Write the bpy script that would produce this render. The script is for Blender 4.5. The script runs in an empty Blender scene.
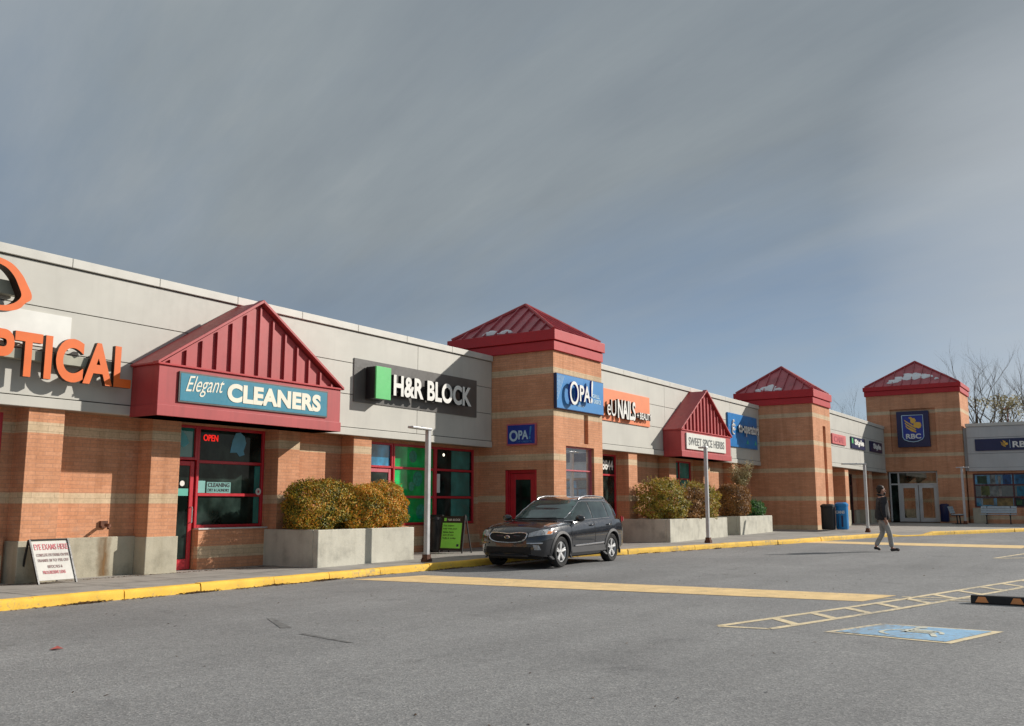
import bpy, bmesh, math, random
from mathutils import Vector, Matrix, Quaternion
random.seed(7)
R = math.radians
sc = bpy.context.scene
COL = sc.collection

def gz(X): return 0.0085*min(46, max(0, X-14))
WK = 0.13                                  # pavement height above the lot

# ------------------------------------------------------------------ materials
def new_mat(name):
    m = bpy.data.materials.new(name); m.use_nodes = True
    nt = m.node_tree; b = nt.nodes['Principled BSDF']
    return m, nt, b
def nd(nt, t, **kw):
    n = nt.nodes.new(t)
    for k, v in kw.items():
        if k in n.inputs: n.inputs[k].default_value = v
        else: setattr(n, k, v)
    return n
def lk(nt, a, b): nt.links.new(a, b)
def ramp(nt, src, stops):
    r = nt.nodes.new('ShaderNodeValToRGB')
    while len(r.color_ramp.elements) < len(stops): r.color_ramp.elements.new(0.5)
    for e, (p, c) in zip(r.color_ramp.elements, stops):
        e.position = p; e.color = (*c, 1) if len(c) == 3 else c
    lk(nt, src, r.inputs[0]); return r
def mixc(nt, fac, a, b, mode='MIX'):
    m = nt.nodes.new('ShaderNodeMix'); m.data_type = 'RGBA'; m.blend_type = mode
    if isinstance(fac, (int, float)): m.inputs[0].default_value = fac
    else: lk(nt, fac, m.inputs[0])
    for s, i in ((a, 6), (b, 7)):
        if isinstance(s, tuple): m.inputs[i].default_value = (*s, 1) if len(s) == 3 else s
        else: lk(nt, s, m.inputs[i])
    return m.outputs[2]
def math_(nt, op, a, b=None, c=None, clamp=False):
    m = nt.nodes.new('ShaderNodeMath'); m.operation = op; m.use_clamp = clamp
    for i, s in enumerate((a, b, c)):
        if s is None: continue
        if isinstance(s, (int, float)): m.inputs[i].default_value = s
        else: lk(nt, s, m.inputs[i])
    return m.outputs[0]
def posnode(nt): return nt.nodes.new('ShaderNodeNewGeometry').outputs['Position']
def noise(nt, vec, scale, detail=4, rough=.55, out=0):
    n = nd(nt, 'ShaderNodeTexNoise'); n.inputs['Scale'].default_value = scale
    n.inputs['Detail'].default_value = detail; n.inputs['Roughness'].default_value = rough
    if vec is not None: lk(nt, vec, n.inputs['Vector'])
    return n.outputs[out]
def mapping(nt, vec, scale=(1,1,1), loc=(0,0,0)):
    m = nt.nodes.new('ShaderNodeMapping'); m.inputs['Scale'].default_value = scale; m.inputs['Location'].default_value = loc
    lk(nt, vec, m.inputs['Vector']); return m.outputs[0]
def bump(nt, b, h, strength, dist):
    n = nt.nodes.new('ShaderNodeBump'); n.inputs['Strength'].default_value = strength; n.inputs['Distance'].default_value = dist
    lk(nt, h, n.inputs['Height']); lk(nt, n.outputs[0], b.inputs['Normal'])

def simple(name, col, rough=.6, metal=0, var=.12, vscale=3., bmp=0, bscale=40, coat=0, spec=.5, streak=0):
    """painted / plain surface with soft large-scale variation, dust and optional vertical streaks"""
    m, nt, b = new_mat(name)
    p = posnode(nt)
    n1 = noise(nt, p, vscale, 5)
    dk = tuple(c*(1-var*1.6) for c in col); lt = tuple(min(1, c*(1+var)) for c in col)
    c = ramp(nt, n1, [(.3, dk), (.7, lt)]).outputs[0]
    if streak:
        s = noise(nt, mapping(nt, p, (7, 7, .5)), 1., 5)
        c = mixc(nt, math_(nt, 'MULTIPLY', ramp(nt, s, [(.5, (0,0,0)), (.75, (1,1,1))]).outputs[0], streak), c, tuple(x*.45 for x in col))
    lk(nt, c, b.inputs['Base Color'])
    rr = math_(nt, 'MULTIPLY_ADD', noise(nt, p, vscale*6), .25, rough-.12, clamp=True)
    lk(nt, rr, b.inputs['Roughness'])
    b.inputs['Metallic'].default_value = metal
    b.inputs['Coat Weight'].default_value = coat; b.inputs['Coat Roughness'].default_value = .04
    b.inputs['Specular IOR Level'].default_value = spec
    if bmp: bump(nt, b, noise(nt, p, bscale, 5), bmp, .01)
    return m

def brick_mat(name, stripes, half=.09, gain=1.0):
    m, nt, b = new_mat(name)
    p = posnode(nt)
    sp = nt.nodes.new('ShaderNodeSeparateXYZ'); lk(nt, p, sp.inputs[0])
    u = math_(nt, 'ADD', sp.outputs[0], sp.outputs[1])
    cb = nt.nodes.new('ShaderNodeCombineXYZ'); lk(nt, u, cb.inputs[0]); lk(nt, sp.outputs[2], cb.inputs[1])
    def bt(c1, c2, mo, w, h, ms):
        t = nt.nodes.new('ShaderNodeTexBrick'); t.offset = .5
        t.inputs['Color1'].default_value = (*c1, 1); t.inputs['Color2'].default_value = (*c2, 1); t.inputs['Mortar'].default_value = (*mo, 1)
        t.inputs['Scale'].default_value = 1; t.inputs['Mortar Size'].default_value = ms; t.inputs['Mortar Smooth'].default_value = .3
        t.inputs['Bias'].default_value = -.1; t.inputs['Brick Width'].default_value = w; t.inputs['Row Height'].default_value = h
        lk(nt, cb.outputs[0], t.inputs['Vector']); return t
    g = gain
    A = bt((.68*g,.335*g,.19*g), (.60*g,.28*g,.150*g), (.47*g,.25*g,.165*g), .29, .0667, .0045)
    B = bt((.68*g,.52*g,.345*g), (.61*g,.465*g,.30*g), (.46*g,.34*g,.23*g), .40, .10, .005)
    fac = None
    for z in stripes:
        d = math_(nt, 'ABSOLUTE', math_(nt, 'SUBTRACT', sp.outputs[2], z))
        f = math_(nt, 'LESS_THAN', d, half)
        fac = f if fac is None else math_(nt, 'MAXIMUM', fac, f)
    c = mixc(nt, fac, A.outputs[0], B.outputs[0]) if fac is not None else A.outputs[0]
    v = ramp(nt, noise(nt, p, 1.1, 6), [(.3, (.86,.85,.84)), (.7, (1.08,1.07,1.06))]).outputs[0]
    c = mixc(nt, 1., c, v, 'MULTIPLY')
    v2 = ramp(nt, noise(nt, p, 28, 4), [(.25, (.84,.84,.84)), (.75, (1.1,1.1,1.1))]).outputs[0]
    c = mixc(nt, 1., c, v2, 'MULTIPLY')
    st = ramp(nt, noise(nt, mapping(nt, p, (4.5, 4.5, .35)), 1., 5), [(.5, (1,1,1)), (.78, (.78,.75,.72))]).outputs[0]
    c = mixc(nt, 1., c, st, 'MULTIPLY')
    eff = ramp(nt, noise(nt, p, 2.3, 6), [(.62, (0,0,0)), (.80, (.22,.22,.22))]).outputs[0]
    c = mixc(nt, eff, c, (.62,.52,.44))
    lk(nt, c, b.inputs['Base Color']); b.inputs['Roughness'].default_value = .88; b.inputs['Specular IOR Level'].default_value = .25
    h = math_(nt, 'SUBTRACT', math_(nt, 'MULTIPLY', noise(nt, p, 60, 3), .35), A.outputs['Fac'])
    bump(nt, b, h, .35, .004)
    return m

def concrete_mat(name, col, stain=.5):
    m, nt, b = new_mat(name); p = posnode(nt)
    c = ramp(nt, noise(nt, p, 2.2, 7, .62), [(.28, tuple(x*.68 for x in col)), (.5, col), (.75, tuple(x*1.14 for x in col))]).outputs[0]
    st = ramp(nt, noise(nt, mapping(nt, p, (5, 5, .6)), 1., 6), [(.48, (1,1,1)), (.75, (.62,.60,.55))]).outputs[0]
    c = mixc(nt, stain, c, mixc(nt, 1., c, st, 'MULTIPLY'))
    pits = ramp(nt, noise(nt, p, 55, 3), [(.25, (.72,.72,.72)), (.42, (1,1,1))]).outputs[0]
    c = mixc(nt, 1., c, pits, 'MULTIPLY')
    lk(nt, c, b.inputs['Base Color']); b.inputs['Roughness'].default_value = .9; b.inputs['Specular IOR Level'].default_value = .25
    bump(nt, b, noise(nt, p, 35, 6), .4, .008)
    return m

def asphalt_mat():
    m, nt, b = new_mat('asphalt'); p = posnode(nt)
    base = ramp(nt, noise(nt, p, .35, 6, .6), [(.3, (.215,.215,.218)), (.7, (.270,.270,.272))]).outputs[0]
    lane = ramp(nt, noise(nt, mapping(nt, p, (.10, .9, 1)), 1., 5), [(.3, (.87,.87,.87)), (.7, (1.10,1.10,1.10))]).outputs[0]
    c = mixc(nt, 1., base, lane, 'MULTIPLY')
    # aggregate: light and dark stones
    vo = nt.nodes.new('ShaderNodeTexVoronoi'); vo.inputs['Scale'].default_value = 62; lk(nt, p, vo.inputs['Vector'])
    sepc = nt.nodes.new('ShaderNodeSeparateColor'); lk(nt, vo.outputs['Color'], sepc.inputs[0])
    ag = ramp(nt, sepc.outputs[0], [(.0, (.66,.66,.66)), (.3, (.92,.92,.92)), (.75, (1.04,1.04,1.03)), (.94, (1.38,1.36,1.32))]).outputs[0]
    c = mixc(nt, .85, c, mixc(nt, 1., c, ag, 'MULTIPLY'))
    fine = ramp(nt, noise(nt, p, 190, 2), [(.3, (.84,.84,.84)), (.7, (1.16,1.16,1.15))]).outputs[0]
    c = mixc(nt, 1., c, fine, 'MULTIPLY')
    mid = ramp(nt, noise(nt, p, 9, 6, .7), [(.3, (.88,.88,.88)), (.7, (1.1,1.1,1.1))]).outputs[0]
    c = mixc(nt, 1., c, mid, 'MULTIPLY')
    # oil and wear spots
    oil = ramp(nt, noise(nt, mapping(nt, p, (1.3,1.0,1), (3.1,7.7,0)), .9, 5, .62), [(.58, (1,1,1)), (.80, (.70,.70,.71))]).outputs[0]
    c = mixc(nt, 1., c, oil, 'MULTIPLY')
    # hairline cracks
    vc = nt.nodes.new('ShaderNodeTexVoronoi'); vc.feature = 'DISTANCE_TO_EDGE'; vc.inputs['Scale'].default_value = .28
    wob = nt.nodes.new('ShaderNodeVectorMath'); wob.operation = 'MULTIPLY_ADD'
    nn = nd(nt, 'ShaderNodeTexNoise'); nn.inputs['Scale'].default_value = 1.4; nn.inputs['Detail'].default_value = 6; lk(nt, p, nn.inputs['Vector'])
    lk(nt, nn.outputs['Color'], wob.inputs[0]); wob.inputs[1].default_value = (1.2,1.2,0); lk(nt, p, wob.inputs[2]); lk(nt, wob.outputs[0], vc.inputs['Vector'])
    ck = math_(nt, 'LESS_THAN', vc.outputs['Distance'], .0022)
    ckm = math_(nt, 'MULTIPLY', ck, ramp(nt, noise(nt, p, .33, 2), [(.53, (0,0,0)), (.6, (1,1,1))]).outputs[0])
    c = mixc(nt, math_(nt, 'MULTIPLY', ckm, .45), c, (.10,.097,.09))
    lk(nt, c, b.inputs['Base Color']); b.inputs['Roughness'].default_value = .88; b.inputs['Specular IOR Level'].default_value = .3
    bump(nt, b, math_(nt, 'ADD', noise(nt, p, 140, 3), math_(nt,'MULTIPLY',vo.outputs['Distance'],1.2)), .5, .004)
    return m

def road_paint(name, col, wear=.5, alt=(.25,.245,.235)):
    m, nt, b = new_mat(name); p = posnode(nt)
    w = noise(nt, p, 14, 8, .72); w2 = noise(nt, p, .9, 4)
    f = ramp(nt, math_(nt, 'ADD', math_(nt, 'MULTIPLY', w, .65), math_(nt, 'MULTIPLY', w2, .35)), [(wear-.07, (1,1,1)), (wear+.07, (0,0,0))]).outputs[0]
    cc = ramp(nt, noise(nt, p, 3, 5), [(.3, tuple(x*.82 for x in col)), (.7, tuple(min(1,x*1.08) for x in col))]).outputs[0]
    c = mixc(nt, f, cc, alt)
    fine = ramp(nt, noise(nt, p, 170, 2), [(.3, (.85,.85,.85)), (.7, (1.12,1.12,1.12))]).outputs[0]
    c = mixc(nt, 1., c, fine, 'MULTIPLY')
    lk(nt, c, b.inputs['Base Color']); b.inputs['Roughness'].default_value = .8
    bump(nt, b, noise(nt, p, 140, 3), .4, .003)
    return m

def glass_mat(name, tint, spec=1.0, ior=1.7, var=1.0, rough=.02):
    """shop glass: dark depth behind with faint shapes, mirror-like surface"""
    m, nt, b = new_mat(name); p = posnode(nt)
    n = noise(nt, mapping(nt, p, (1.4,1.4,1.1)), 1.6, 3, .5)
    c = ramp(nt, n, [(.38, tuple(t*(1-.75*var) for t in tint)), (.55, tint), (.72, tuple(min(1,t*(1+1.2*var)) for t in tint))]).outputs[0]
    lk(nt, c, b.inputs['Base Color']); b.inputs['Roughness'].default_value = rough
    b.inputs['IOR'].default_value = ior; b.inputs['Specular IOR Level'].default_value = .5*spec
    wv = noise(nt, p, .9, 1)
    bump(nt, b, wv, .12, .02)
    return m

def leaf_mat(name, stops, clump=2.2):
    m, nt, b = new_mat(name)
    g = nt.nodes.new('ShaderNodeNewGeometry')
    n = noise(nt, g.outputs['Position'], clump, 3)
    f = math_(nt, 'ADD', math_(nt, 'MULTIPLY', n, .95), math_(nt, 'MULTIPLY_ADD', g.outputs['Random Per Island'], .5, -.22), clamp=True)
    c = ramp(nt, f, stops).outputs[0]
    lk(nt, c, b.inputs['Base Color']); b.inputs['Roughness'].default_value = .6
    b.inputs['Subsurface Weight'].default_value = 0
    tr = nt.nodes.new('ShaderNodeBsdfTranslucent'); lk(nt, c, tr.inputs[0])
    mx = nt.nodes.new('ShaderNodeMixShader'); mx.inputs[0].default_value = .25
    out = nt.nodes['Material Output']
    lk(nt, b.outputs[0], mx.inputs[1]); lk(nt, tr.outputs[0], mx.inputs[2]); lk(nt, mx.outputs[0], out.inputs[0])
    return m

M = {}
M['asphalt'] = asphalt_mat()
M['brickA'] = brick_mat('brick_row', [2.66, 1.50])
M['brickK'] = brick_mat('brick_knee', [.46], .115)
M['brick1'] = brick_mat('brick_tower_near', [5.05, 3.88, 2.67, 1.54, .34])
M['brick2'] = brick_mat('brick_tower_mid', [5.13, 3.95, 2.81, 1.63, .44])
M['brick3'] = brick_mat('brick_tower_far', [6.35, 5.15, 4.01, 2.85, 1.68, .63])
M['concrete'] = concrete_mat('concrete', (.47,.43,.33))
M['planter'] = concrete_mat('planter_concrete', (.56,.54,.46), .35)
M['walk'] = concrete_mat('pavement_concrete', (.36,.34,.31), .0)
M['fascia'] = simple('panel_cladding', (.53,.515,.46), .55, var=.05, vscale=1.2, streak=.10)
M['fasciaG'] = simple('panel_cladding_grey', (.52,.52,.51), .55, var=.05, vscale=1.2, streak=.1)
M['coping'] = simple('coping_metal', (.58,.565,.51), .45, var=.05)
M['groove'] = simple('dark_joint', (.06,.055,.05), .9)  # plain dark colour for joints, fascia backing and the walls behind the glass
M['soffit'] = simple('soffit_board', (.38,.26,.17), .8)
M['redmetal'] = simple('red_metal', (.43,.052,.055), .5, var=.08, vscale=1.5, streak=.3)
M['redroof'] = simple('red_roof_metal', (.46,.095,.11), .40, var=.16, vscale=1.8, streak=.3)
M['redeave'] = simple('red_eave_metal', (.45,.012,.016), .55, var=.06, vscale=1.5)
M['redframe'] = simple('red_frame', (.52,.022,.035), .35, var=.08)
M['pinkframe'] = simple('pink_frame', (.55,.12,.14), .4, var=.08)
M['darkframe'] = simple('dark_red_frame', (.10,.022,.022), .5)
M['whiteframe'] = simple('pale_frame', (.60,.60,.58), .45, var=.05)
M['glass'] = glass_mat('shop_glass', (.018,.030,.025), spec=.6, ior=1.38)
M['glass_teal'] = glass_mat('teal_glass', (.03,.22,.19), var=.4)
M['glass_green'] = glass_mat('green_window_film', (.008,.42,.10), var=.5, ior=1.4)
M['glass_sky'] = glass_mat('mirror_glass', (.86,.88,.90), var=.15)
M['glass_sky'].node_tree.nodes['Principled BSDF'].inputs['Metallic'].default_value = .9
M['glass_blue'] = glass_mat('blue_window_film', (.02,.20,.36), var=.9)
M['glass_store'] = glass_mat('store_glass', (.06,.055,.035), var=1.0)
M['teal'] = simple('teal_sign_face', (.012,.21,.31), .4, var=.06)
M['white'] = simple('white_paint', (.78,.77,.72), .5, var=.05)
M['whitesign'] = simple('white_sign_face', (.72,.72,.66), .5, var=.05, streak=.2)
M['boardface'] = simple('weathered_board', (.62,.60,.55), .6, var=.06, streak=.2)
M['cream'] = simple('cream_lettering', (.80,.76,.62), .5, var=.05)
M['orange'] = simple('orange_sign', (.76,.135,.006), .5, var=.05)
M['orangeback'] = simple('coral_sign_face', (.85,.25,.10), .45, var=.05)
M['dkreturn'] = simple('dark_letter_return', (.045,.014,.006), .5)
M['black'] = simple('black_paint', (.012,.012,.013), .45)
M['signgrey'] = simple('charcoal_sign_panel', (.115,.108,.10), .35, var=.08)
M['green'] = simple('green_sign', (.10,.55,.16), .4, var=.04)
M['lime'] = simple('lime_sign_face', (.28,.85,.10), .45, var=.05)
M['navy'] = simple('navy_sign', (.006,.012,.07), .35, var=.05)
M['royal'] = simple('royal_sign', (.008,.035,.30), .35, var=.06)
M['skyblue'] = simple('sky_blue_sign', (.055,.25,.56), .35, var=.06)
M['coopblue'] = simple('bright_blue_sign', (.004,.19,.52), .35, var=.1)
M['paleblue'] = simple('pale_blue_lettering', (.50,.68,.80), .4, var=.04)
M['gold'] = simple('gold_emblem', (.78,.45,.06), .4, var=.1)
M['steel'] = simple('galvanised_steel', (.50,.50,.50), .4, metal=.35, var=.1, vscale=8, streak=.2)
M['polewhite'] = simple('weathered_pole_paint', (.50,.50,.50), .5, var=.1, vscale=6, streak=.4)
M['rust'] = simple('rusty_base', (.14,.055,.03), .85, var=.3, vscale=12)
M['binblue'] = simple('blue_bin', (.01,.22,.55), .4)
M['soil'] = simple('soil', (.055,.04,.028), .95, var=.3, bmp=.8, bscale=30)
M['yellow'] = road_paint('yellow_kerb_paint', (.92,.56,.07), .40, alt=(.30,.26,.18))
M['band'] = road_paint('faded_yellow_band', (.84,.60,.29), .38)
M['cream_line'] = road_paint('faded_line_paint', (.80,.66,.42), .44)
M['bluebay'] = road_paint('blue_bay_paint', (.28,.50,.72), .47)
M['whitemark'] = road_paint('white_symbol_paint', (.70,.70,.58), .46)
M['rubber'] = simple('black_rubber', (.022,.021,.020), .8, var=.2, bmp=.4)
M['snow'] = simple('old_snow', (.80,.80,.80), .7, var=.06, bmp=.5, bscale=15)
M['roofing'] = simple('roof_gravel', (.25,.24,.22), .9)
M['neon'] = simple('red_neon_letters', (.8,.02,.02), .4)
M['neon'].node_tree.nodes['Principled BSDF'].inputs['Emission Color'].default_value = (1,.03,.02,1)
M['neon'].node_tree.nodes['Principled BSDF'].inputs['Emission Strength'].default_value = .7
M['filmteal'] = simple('film_teal', (.01,.26,.16), .2, var=.3, vscale=14)
M['bulb'] = simple('lit_bulb', (.9,.85,.7), .4)
M['bulb'].node_tree.nodes['Principled BSDF'].inputs['Emission Color'].default_value = (1,.9,.7,1)
M['bulb'].node_tree.nodes['Principled BSDF'].inputs['Emission Strength'].default_value = 2.
M['bark'] = simple('bark', (.15,.11,.075), .9, var=.25, vscale=6)
M['leafA'] = leaf_mat('cedar_leaves', [(.2,(.07,.08,.012)), (.36,(.26,.24,.025)), (.5,(.58,.40,.035)), (.66,(.80,.28,.03)), (.88,(.62,.45,.06))], 2.6)
M['leafG'] = leaf_mat('green_gold_leaves', [(.2,(.06,.08,.012)), (.45,(.24,.24,.03)), (.65,(.50,.40,.04)), (.9,(.60,.28,.04))], 2.6)
M['leafM'] = leaf_mat('olive_gold_leaves', [(.2,(.05,.065,.010)), (.42,(.22,.21,.025)), (.56,(.50,.38,.035)), (.72,(.66,.27,.03)), (.9,(.5,.36,.05))], 2.2)
M['leafB'] = leaf_mat('autumn_leaves', [(.2,(.05,.055,.02)), (.4,(.28,.26,.03)), (.6,(.52,.42,.06)), (.8,(.40,.14,.06))], 3.0)
M['leafR'] = leaf_mat('rust_brown_leaves', [(.2,(0.098,0.049,0.021)), (.5,(0.280,0.140,0.042)), (.8,(0.504,0.252,0.070))], 2.4)
M['leafE'] = leaf_mat('evergreen_leaves', [(.2,(0.012,0.045,0.012)), (.5,(0.045,0.150,0.030)), (.8,(0.120,0.300,0.045))], 3.0)
M['leafT'] = leaf_mat('dry_tree_leaves', [(.2,(0.180,0.150,0.060)), (.5,(0.360,0.300,0.150)), (.8,(0.540,0.480,0.270))], .6)
M['litter'] = leaf_mat('dead_leaves', [(.2,(.06,.035,.02)), (.6,(.16,.09,.05)), (.9,(.26,.16,.09))], 4.)

# ------------------------------------------------------------------ mesh builder
class MB:
    def __init__(s): s.v = []; s.f = []; s.mi = []; s.cur = 0
    def add(s, vs, fs):
        o = len(s.v); s.v += [tuple(v) for v in vs]
        for f in fs: s.f.append([i+o for i in f]); s.mi.append(s.cur)
        return s
    def box(s, x0, x1, y0, y1, z0, z1):
        if x0 > x1: x0, x1 = x1, x0
        if y0 > y1: y0, y1 = y1, y0
        vs = [(x0,y0,z0),(x1,y0,z0),(x1,y1,z0),(x0,y1,z0),(x0,y0,z1),(x1,y0,z1),(x1,y1,z1),(x0,y1,z1)]
        return s.add(vs, [(0,3,2,1),(4,5,6,7),(0,1,5,4),(1,2,6,5),(2,3,7,6),(3,0,4,7)])
    def prism(s, poly, plane, a, b):
        """poly: 2-D points; plane 'xz' extrudes along y, 'yz' along x, 'xy' along z, from a to b"""
        def P(p, t):
            return (p[0], t, p[1]) if plane == 'xz' else (t, p[0], p[1]) if plane == 'yz' else (p[0], p[1], t)
        n = len(poly)
        return s.add([P(p, a) for p in poly]+[P(p, b) for p in poly],
                     [list(range(n))[::-1], list(range(n, 2*n))]+[(i, (i+1) % n, n+(i+1) % n, n+i) for i in range(n)])
    def tube(s, pts, rad, n=8, cap=True):
        """tapered tube along points"""
        pts = [Vector(p) for p in pts]
        rs = rad if isinstance(rad, (list, tuple)) else [rad]*len(pts)
        o = len(s.v); up = None
        for i, p in enumerate(pts):
            d = (pts[min(i+1, len(pts)-1)]-pts[max(i-1, 0)]).normalized()
            if up is None: up = d.orthogonal().normalized()
            up = (up-d*up.dot(d)); up = up.normalized() if up.length > 1e-5 else d.orthogonal().normalized()
            w = d.cross(up)
            for k in range(n):
                a = 2*math.pi*k/n
                s.v.append(tuple(p+(up*math.cos(a)+w*math.sin(a))*rs[i]))
        for i in range(len(pts)-1):
            for k in range(n):
                s.f.append([o+i*n+k, o+i*n+(k+1) % n, o+(i+1)*n+(k+1) % n, o+(i+1)*n+k]); s.mi.append(s.cur)
        if cap:
            s.f.append([o+k for k in range(n)][::-1]); s.mi.append(s.cur)
            s.f.append([o+(len(pts)-1)*n+k for k in range(n)]); s.mi.append(s.cur)
        return s
    def bar(s, a, b, w, h, up=(0,0,1)):
        """rectangular bar from a to b; w across, h along up"""
        a = Vector(a); b = Vector(b); d = (b-a).normalized(); up = Vector(up)
        sd = d.cross(up).normalized()*w/2; u = sd.cross(d).normalized()*h/2
        vs = [a-sd-u, a+sd-u, a+sd+u, a-sd+u, b-sd-u, b+sd-u, b+sd+u, b-sd+u]
        return s.add(vs, [(0,1,2,3),(7,6,5,4),(0,4,5,1),(1,5,6,2),(2,6,7,3),(3,7,4,0)])
    def grid(s, fn, nu, nv, flip=False):
        vs = [fn(i/nu, j/nv) for j in range(nv+1) for i in range(nu+1)]
        fs = []
        for j in range(nv):
            for i in range(nu):
                q = [j*(nu+1)+i, j*(nu+1)+i+1, (j+1)*(nu+1)+i+1, (j+1)*(nu+1)+i]
                fs.append(q[::-1] if flip else q)
        return s.add(vs, fs)
    def build(s, name, mat, parent=None, smooth=None, bevel=0, fix=True, world=True, segs=2):
        off = Vector(parent.get('_o', (0,0,0))) if (parent is not None and world) else Vector((0,0,0))
        me = bpy.data.meshes.new(name)
        me.from_pydata([tuple(Vector(v)-off) for v in s.v], [], s.f)
        mats = mat if isinstance(mat, (list, tuple)) else [mat]
        for m in mats: me.materials.append(m)
        if len(mats) > 1:
            for p, i in zip(me.polygons, s.mi): p.material_index = i
        bm = bmesh.new(); bm.from_mesh(me)
        if fix: bmesh.ops.recalc_face_normals(bm, faces=bm.faces[:])
        if smooth is not None:
            for f in bm.faces: f.smooth = True
            for e in bm.edges:
                e.smooth = not (len(e.link_faces) == 2 and e.calc_face_angle(0) > R(smooth))
        bm.to_mesh(me); bm.free()
        o = bpy.data.objects.new(name, me); COL.objects.link(o)
        if parent is not None:
            o.parent = parent
            if world: o['_o'] = tuple(off)
        if bevel:
            md = o.modifiers.new('edge', 'BEVEL'); md.width = bevel; md.segments = segs; md.limit_method = 'ANGLE'; md.angle_limit = R(40)
        return o

def tag(o, label=None, cat=None, group=None, kind=None):
    if label: o['label'] = label
    if cat: o['category'] = cat
    if group: o['group'] = group
    if kind: o['kind'] = kind
    return o
def thing(name, label, cat, loc=(0,0,0), rz=0, group=None):
    o = bpy.data.objects.new(name, None); COL.objects.link(o); o.empty_display_size = .2
    o.location = loc; o.rotation_euler = (0,0,rz); o['_o'] = tuple(loc) if rz == 0 else (0,0,0)
    return tag(o, label, cat, group)
def struct(name, mb, mat, **kw):
    o = mb.build(name, mat, **kw); o['kind'] = 'structure'; return o

def holes_wall(mb, plane, t0, t1, u0, u1, z0, z1, holes):
    """wall slab with rectangular openings. plane 'y': slab between y=t0..t1, u is x; plane 'x': slab x=t0..t1, u is y"""
    us = sorted({u0, u1}|{min(max(h[i], u0), u1) for h in holes for i in (0, 1)})
    zs = sorted({z0, z1}|{min(max(h[i], z0), z1) for h in holes for i in (2, 3)})
    for i in range(len(us)-1):
        run = None
        for j in range(len(zs)-1):
            cu = (us[i]+us[i+1])/2; cz = (zs[j]+zs[j+1])/2
            inside = any(h[0] < cu < h[1] and h[2] < cz < h[3] for h in holes)
            if not inside: run = (zs[j] if run is None else run[0], zs[j+1]) if run else (zs[j], zs[j+1])
            if (inside or j == len(zs)-2) and run:
                if plane == 'y': mb.box(us[i], us[i+1], t0, t1, *run)
                else: mb.box(t0, t1, us[i], us[i+1], *run)
                run = None

# ------------------------------------------------------------------ text
def text_bm(body, bold=0, shear=0, extrude=.01, space=1.0, res=6):
    cu = bpy.data.curves.new('t', 'FONT'); cu.body = body; cu.size = 1; cu.offset = bold; cu.shear = shear
    cu.extrude = 0; cu.resolution_u = res; cu.space_character = space; cu.align_x = 'LEFT'
    ob = bpy.data.objects.new('t', cu); COL.objects.link(ob)
    bpy.context.view_layer.update()
    me = bpy.data.meshes.new_from_object(ob.evaluated_get(bpy.context.evaluated_depsgraph_get()))
    bpy.data.objects.remove(ob); bpy.data.curves.remove(cu)
    return me
def lettering(body, org, uvec, w, h, depth, mat, parent, name='lettering', bold=0, shear=0, space=1.0, split=False, retmat=None, rise=0, up=(0,0,1)):
    """body fitted into a w x h box, lower left at org (world), running along uvec; faces along u x up"""
    me = text_bm(body, bold, shear, space=space)
    xs = [v.co.x for v in me.vertices]; ys = [v.co.y for v in me.vertices]
    x0, x1, y0, y1 = min(xs), max(xs), min(ys), max(ys)
    u = Vector(uvec).normalized(); up = Vector(up).normalized(); n = u.cross(up); org = Vector(org)
    off = Vector(parent.get('_o', (0,0,0)))
    bm = bmesh.new(); bm.from_mesh(me); bpy.data.meshes.remove(me)
    bmesh.ops.remove_doubles(bm, verts=bm.verts[:], dist=1e-4)
    # islands -> letters
    isl = []; seen = set()
    for f in bm.faces:
        if f.index in seen: continue
        st = [f]; seen.add(f.index); comp = []
        while st:
            q = st.pop(); comp.append(q)
            for e in q.edges:
                for g in e.link_faces:
                    if g.index not in seen: seen.add(g.index); st.append(g)
        vx = [v.co.x for q in comp for v in q.verts]
        isl.append([min(vx), max(vx), comp])
    isl.sort(key=lambda t: t[0])
    groups = []
    for a, b, comp in isl:
        if groups and (not split or min(b, groups[-1][1])-a > .5*min(b-a, groups[-1][1]-groups[-1][0])):
            groups[-1][1] = max(groups[-1][1], b); groups[-1][2] += comp
        else: groups.append([a, b, list(comp)])
    outs = []
    for a, b, comp in groups:
        vmap = {}; vs = []; fs = []
        for f in comp:
            for v in f.verts:
                if v not in vmap:
                    vmap[v] = len(vs); tx = (v.co.x-x0)/(x1-x0); ty = (v.co.y-y0)/(y1-y0)
                    vs.append(org+u*(tx*w)+up*(ty*h+rise*tx)-off)
            fs.append([vmap[v] for v in f.verts])
        k = len(vs); edges = {}
        for f in fs:
            for i in range(len(f)):
                e = (f[i], f[(i+1) % len(f)])
                edges[e] = edges.get(e, 0)+1
        rim = [e for e in edges if (e[1], e[0]) not in edges]
        allv = [v+n*depth for v in vs]+vs
        faces = [list(f) for f in fs]; mi = [0]*len(fs)
        for e in rim: faces.append([e[1], e[0], e[0]+k, e[1]+k]); mi.append(1)
        m2 = bpy.data.meshes.new('letter' if split else name); m2.from_pydata([tuple(v) for v in allv], [], faces)
        m2.materials.append(mat); m2.materials.append(retmat or mat)
        for p, i in zip(m2.polygons, mi): p.material_index = i
        o = bpy.data.objects.new('letter' if split else name, m2); COL.objects.link(o); o.parent = parent
        outs.append(o)
    bm.free()
    return outs
UX = (1,0,0); UY = (0,-1,0)      # reading directions on walls facing -Y and -X

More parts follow.
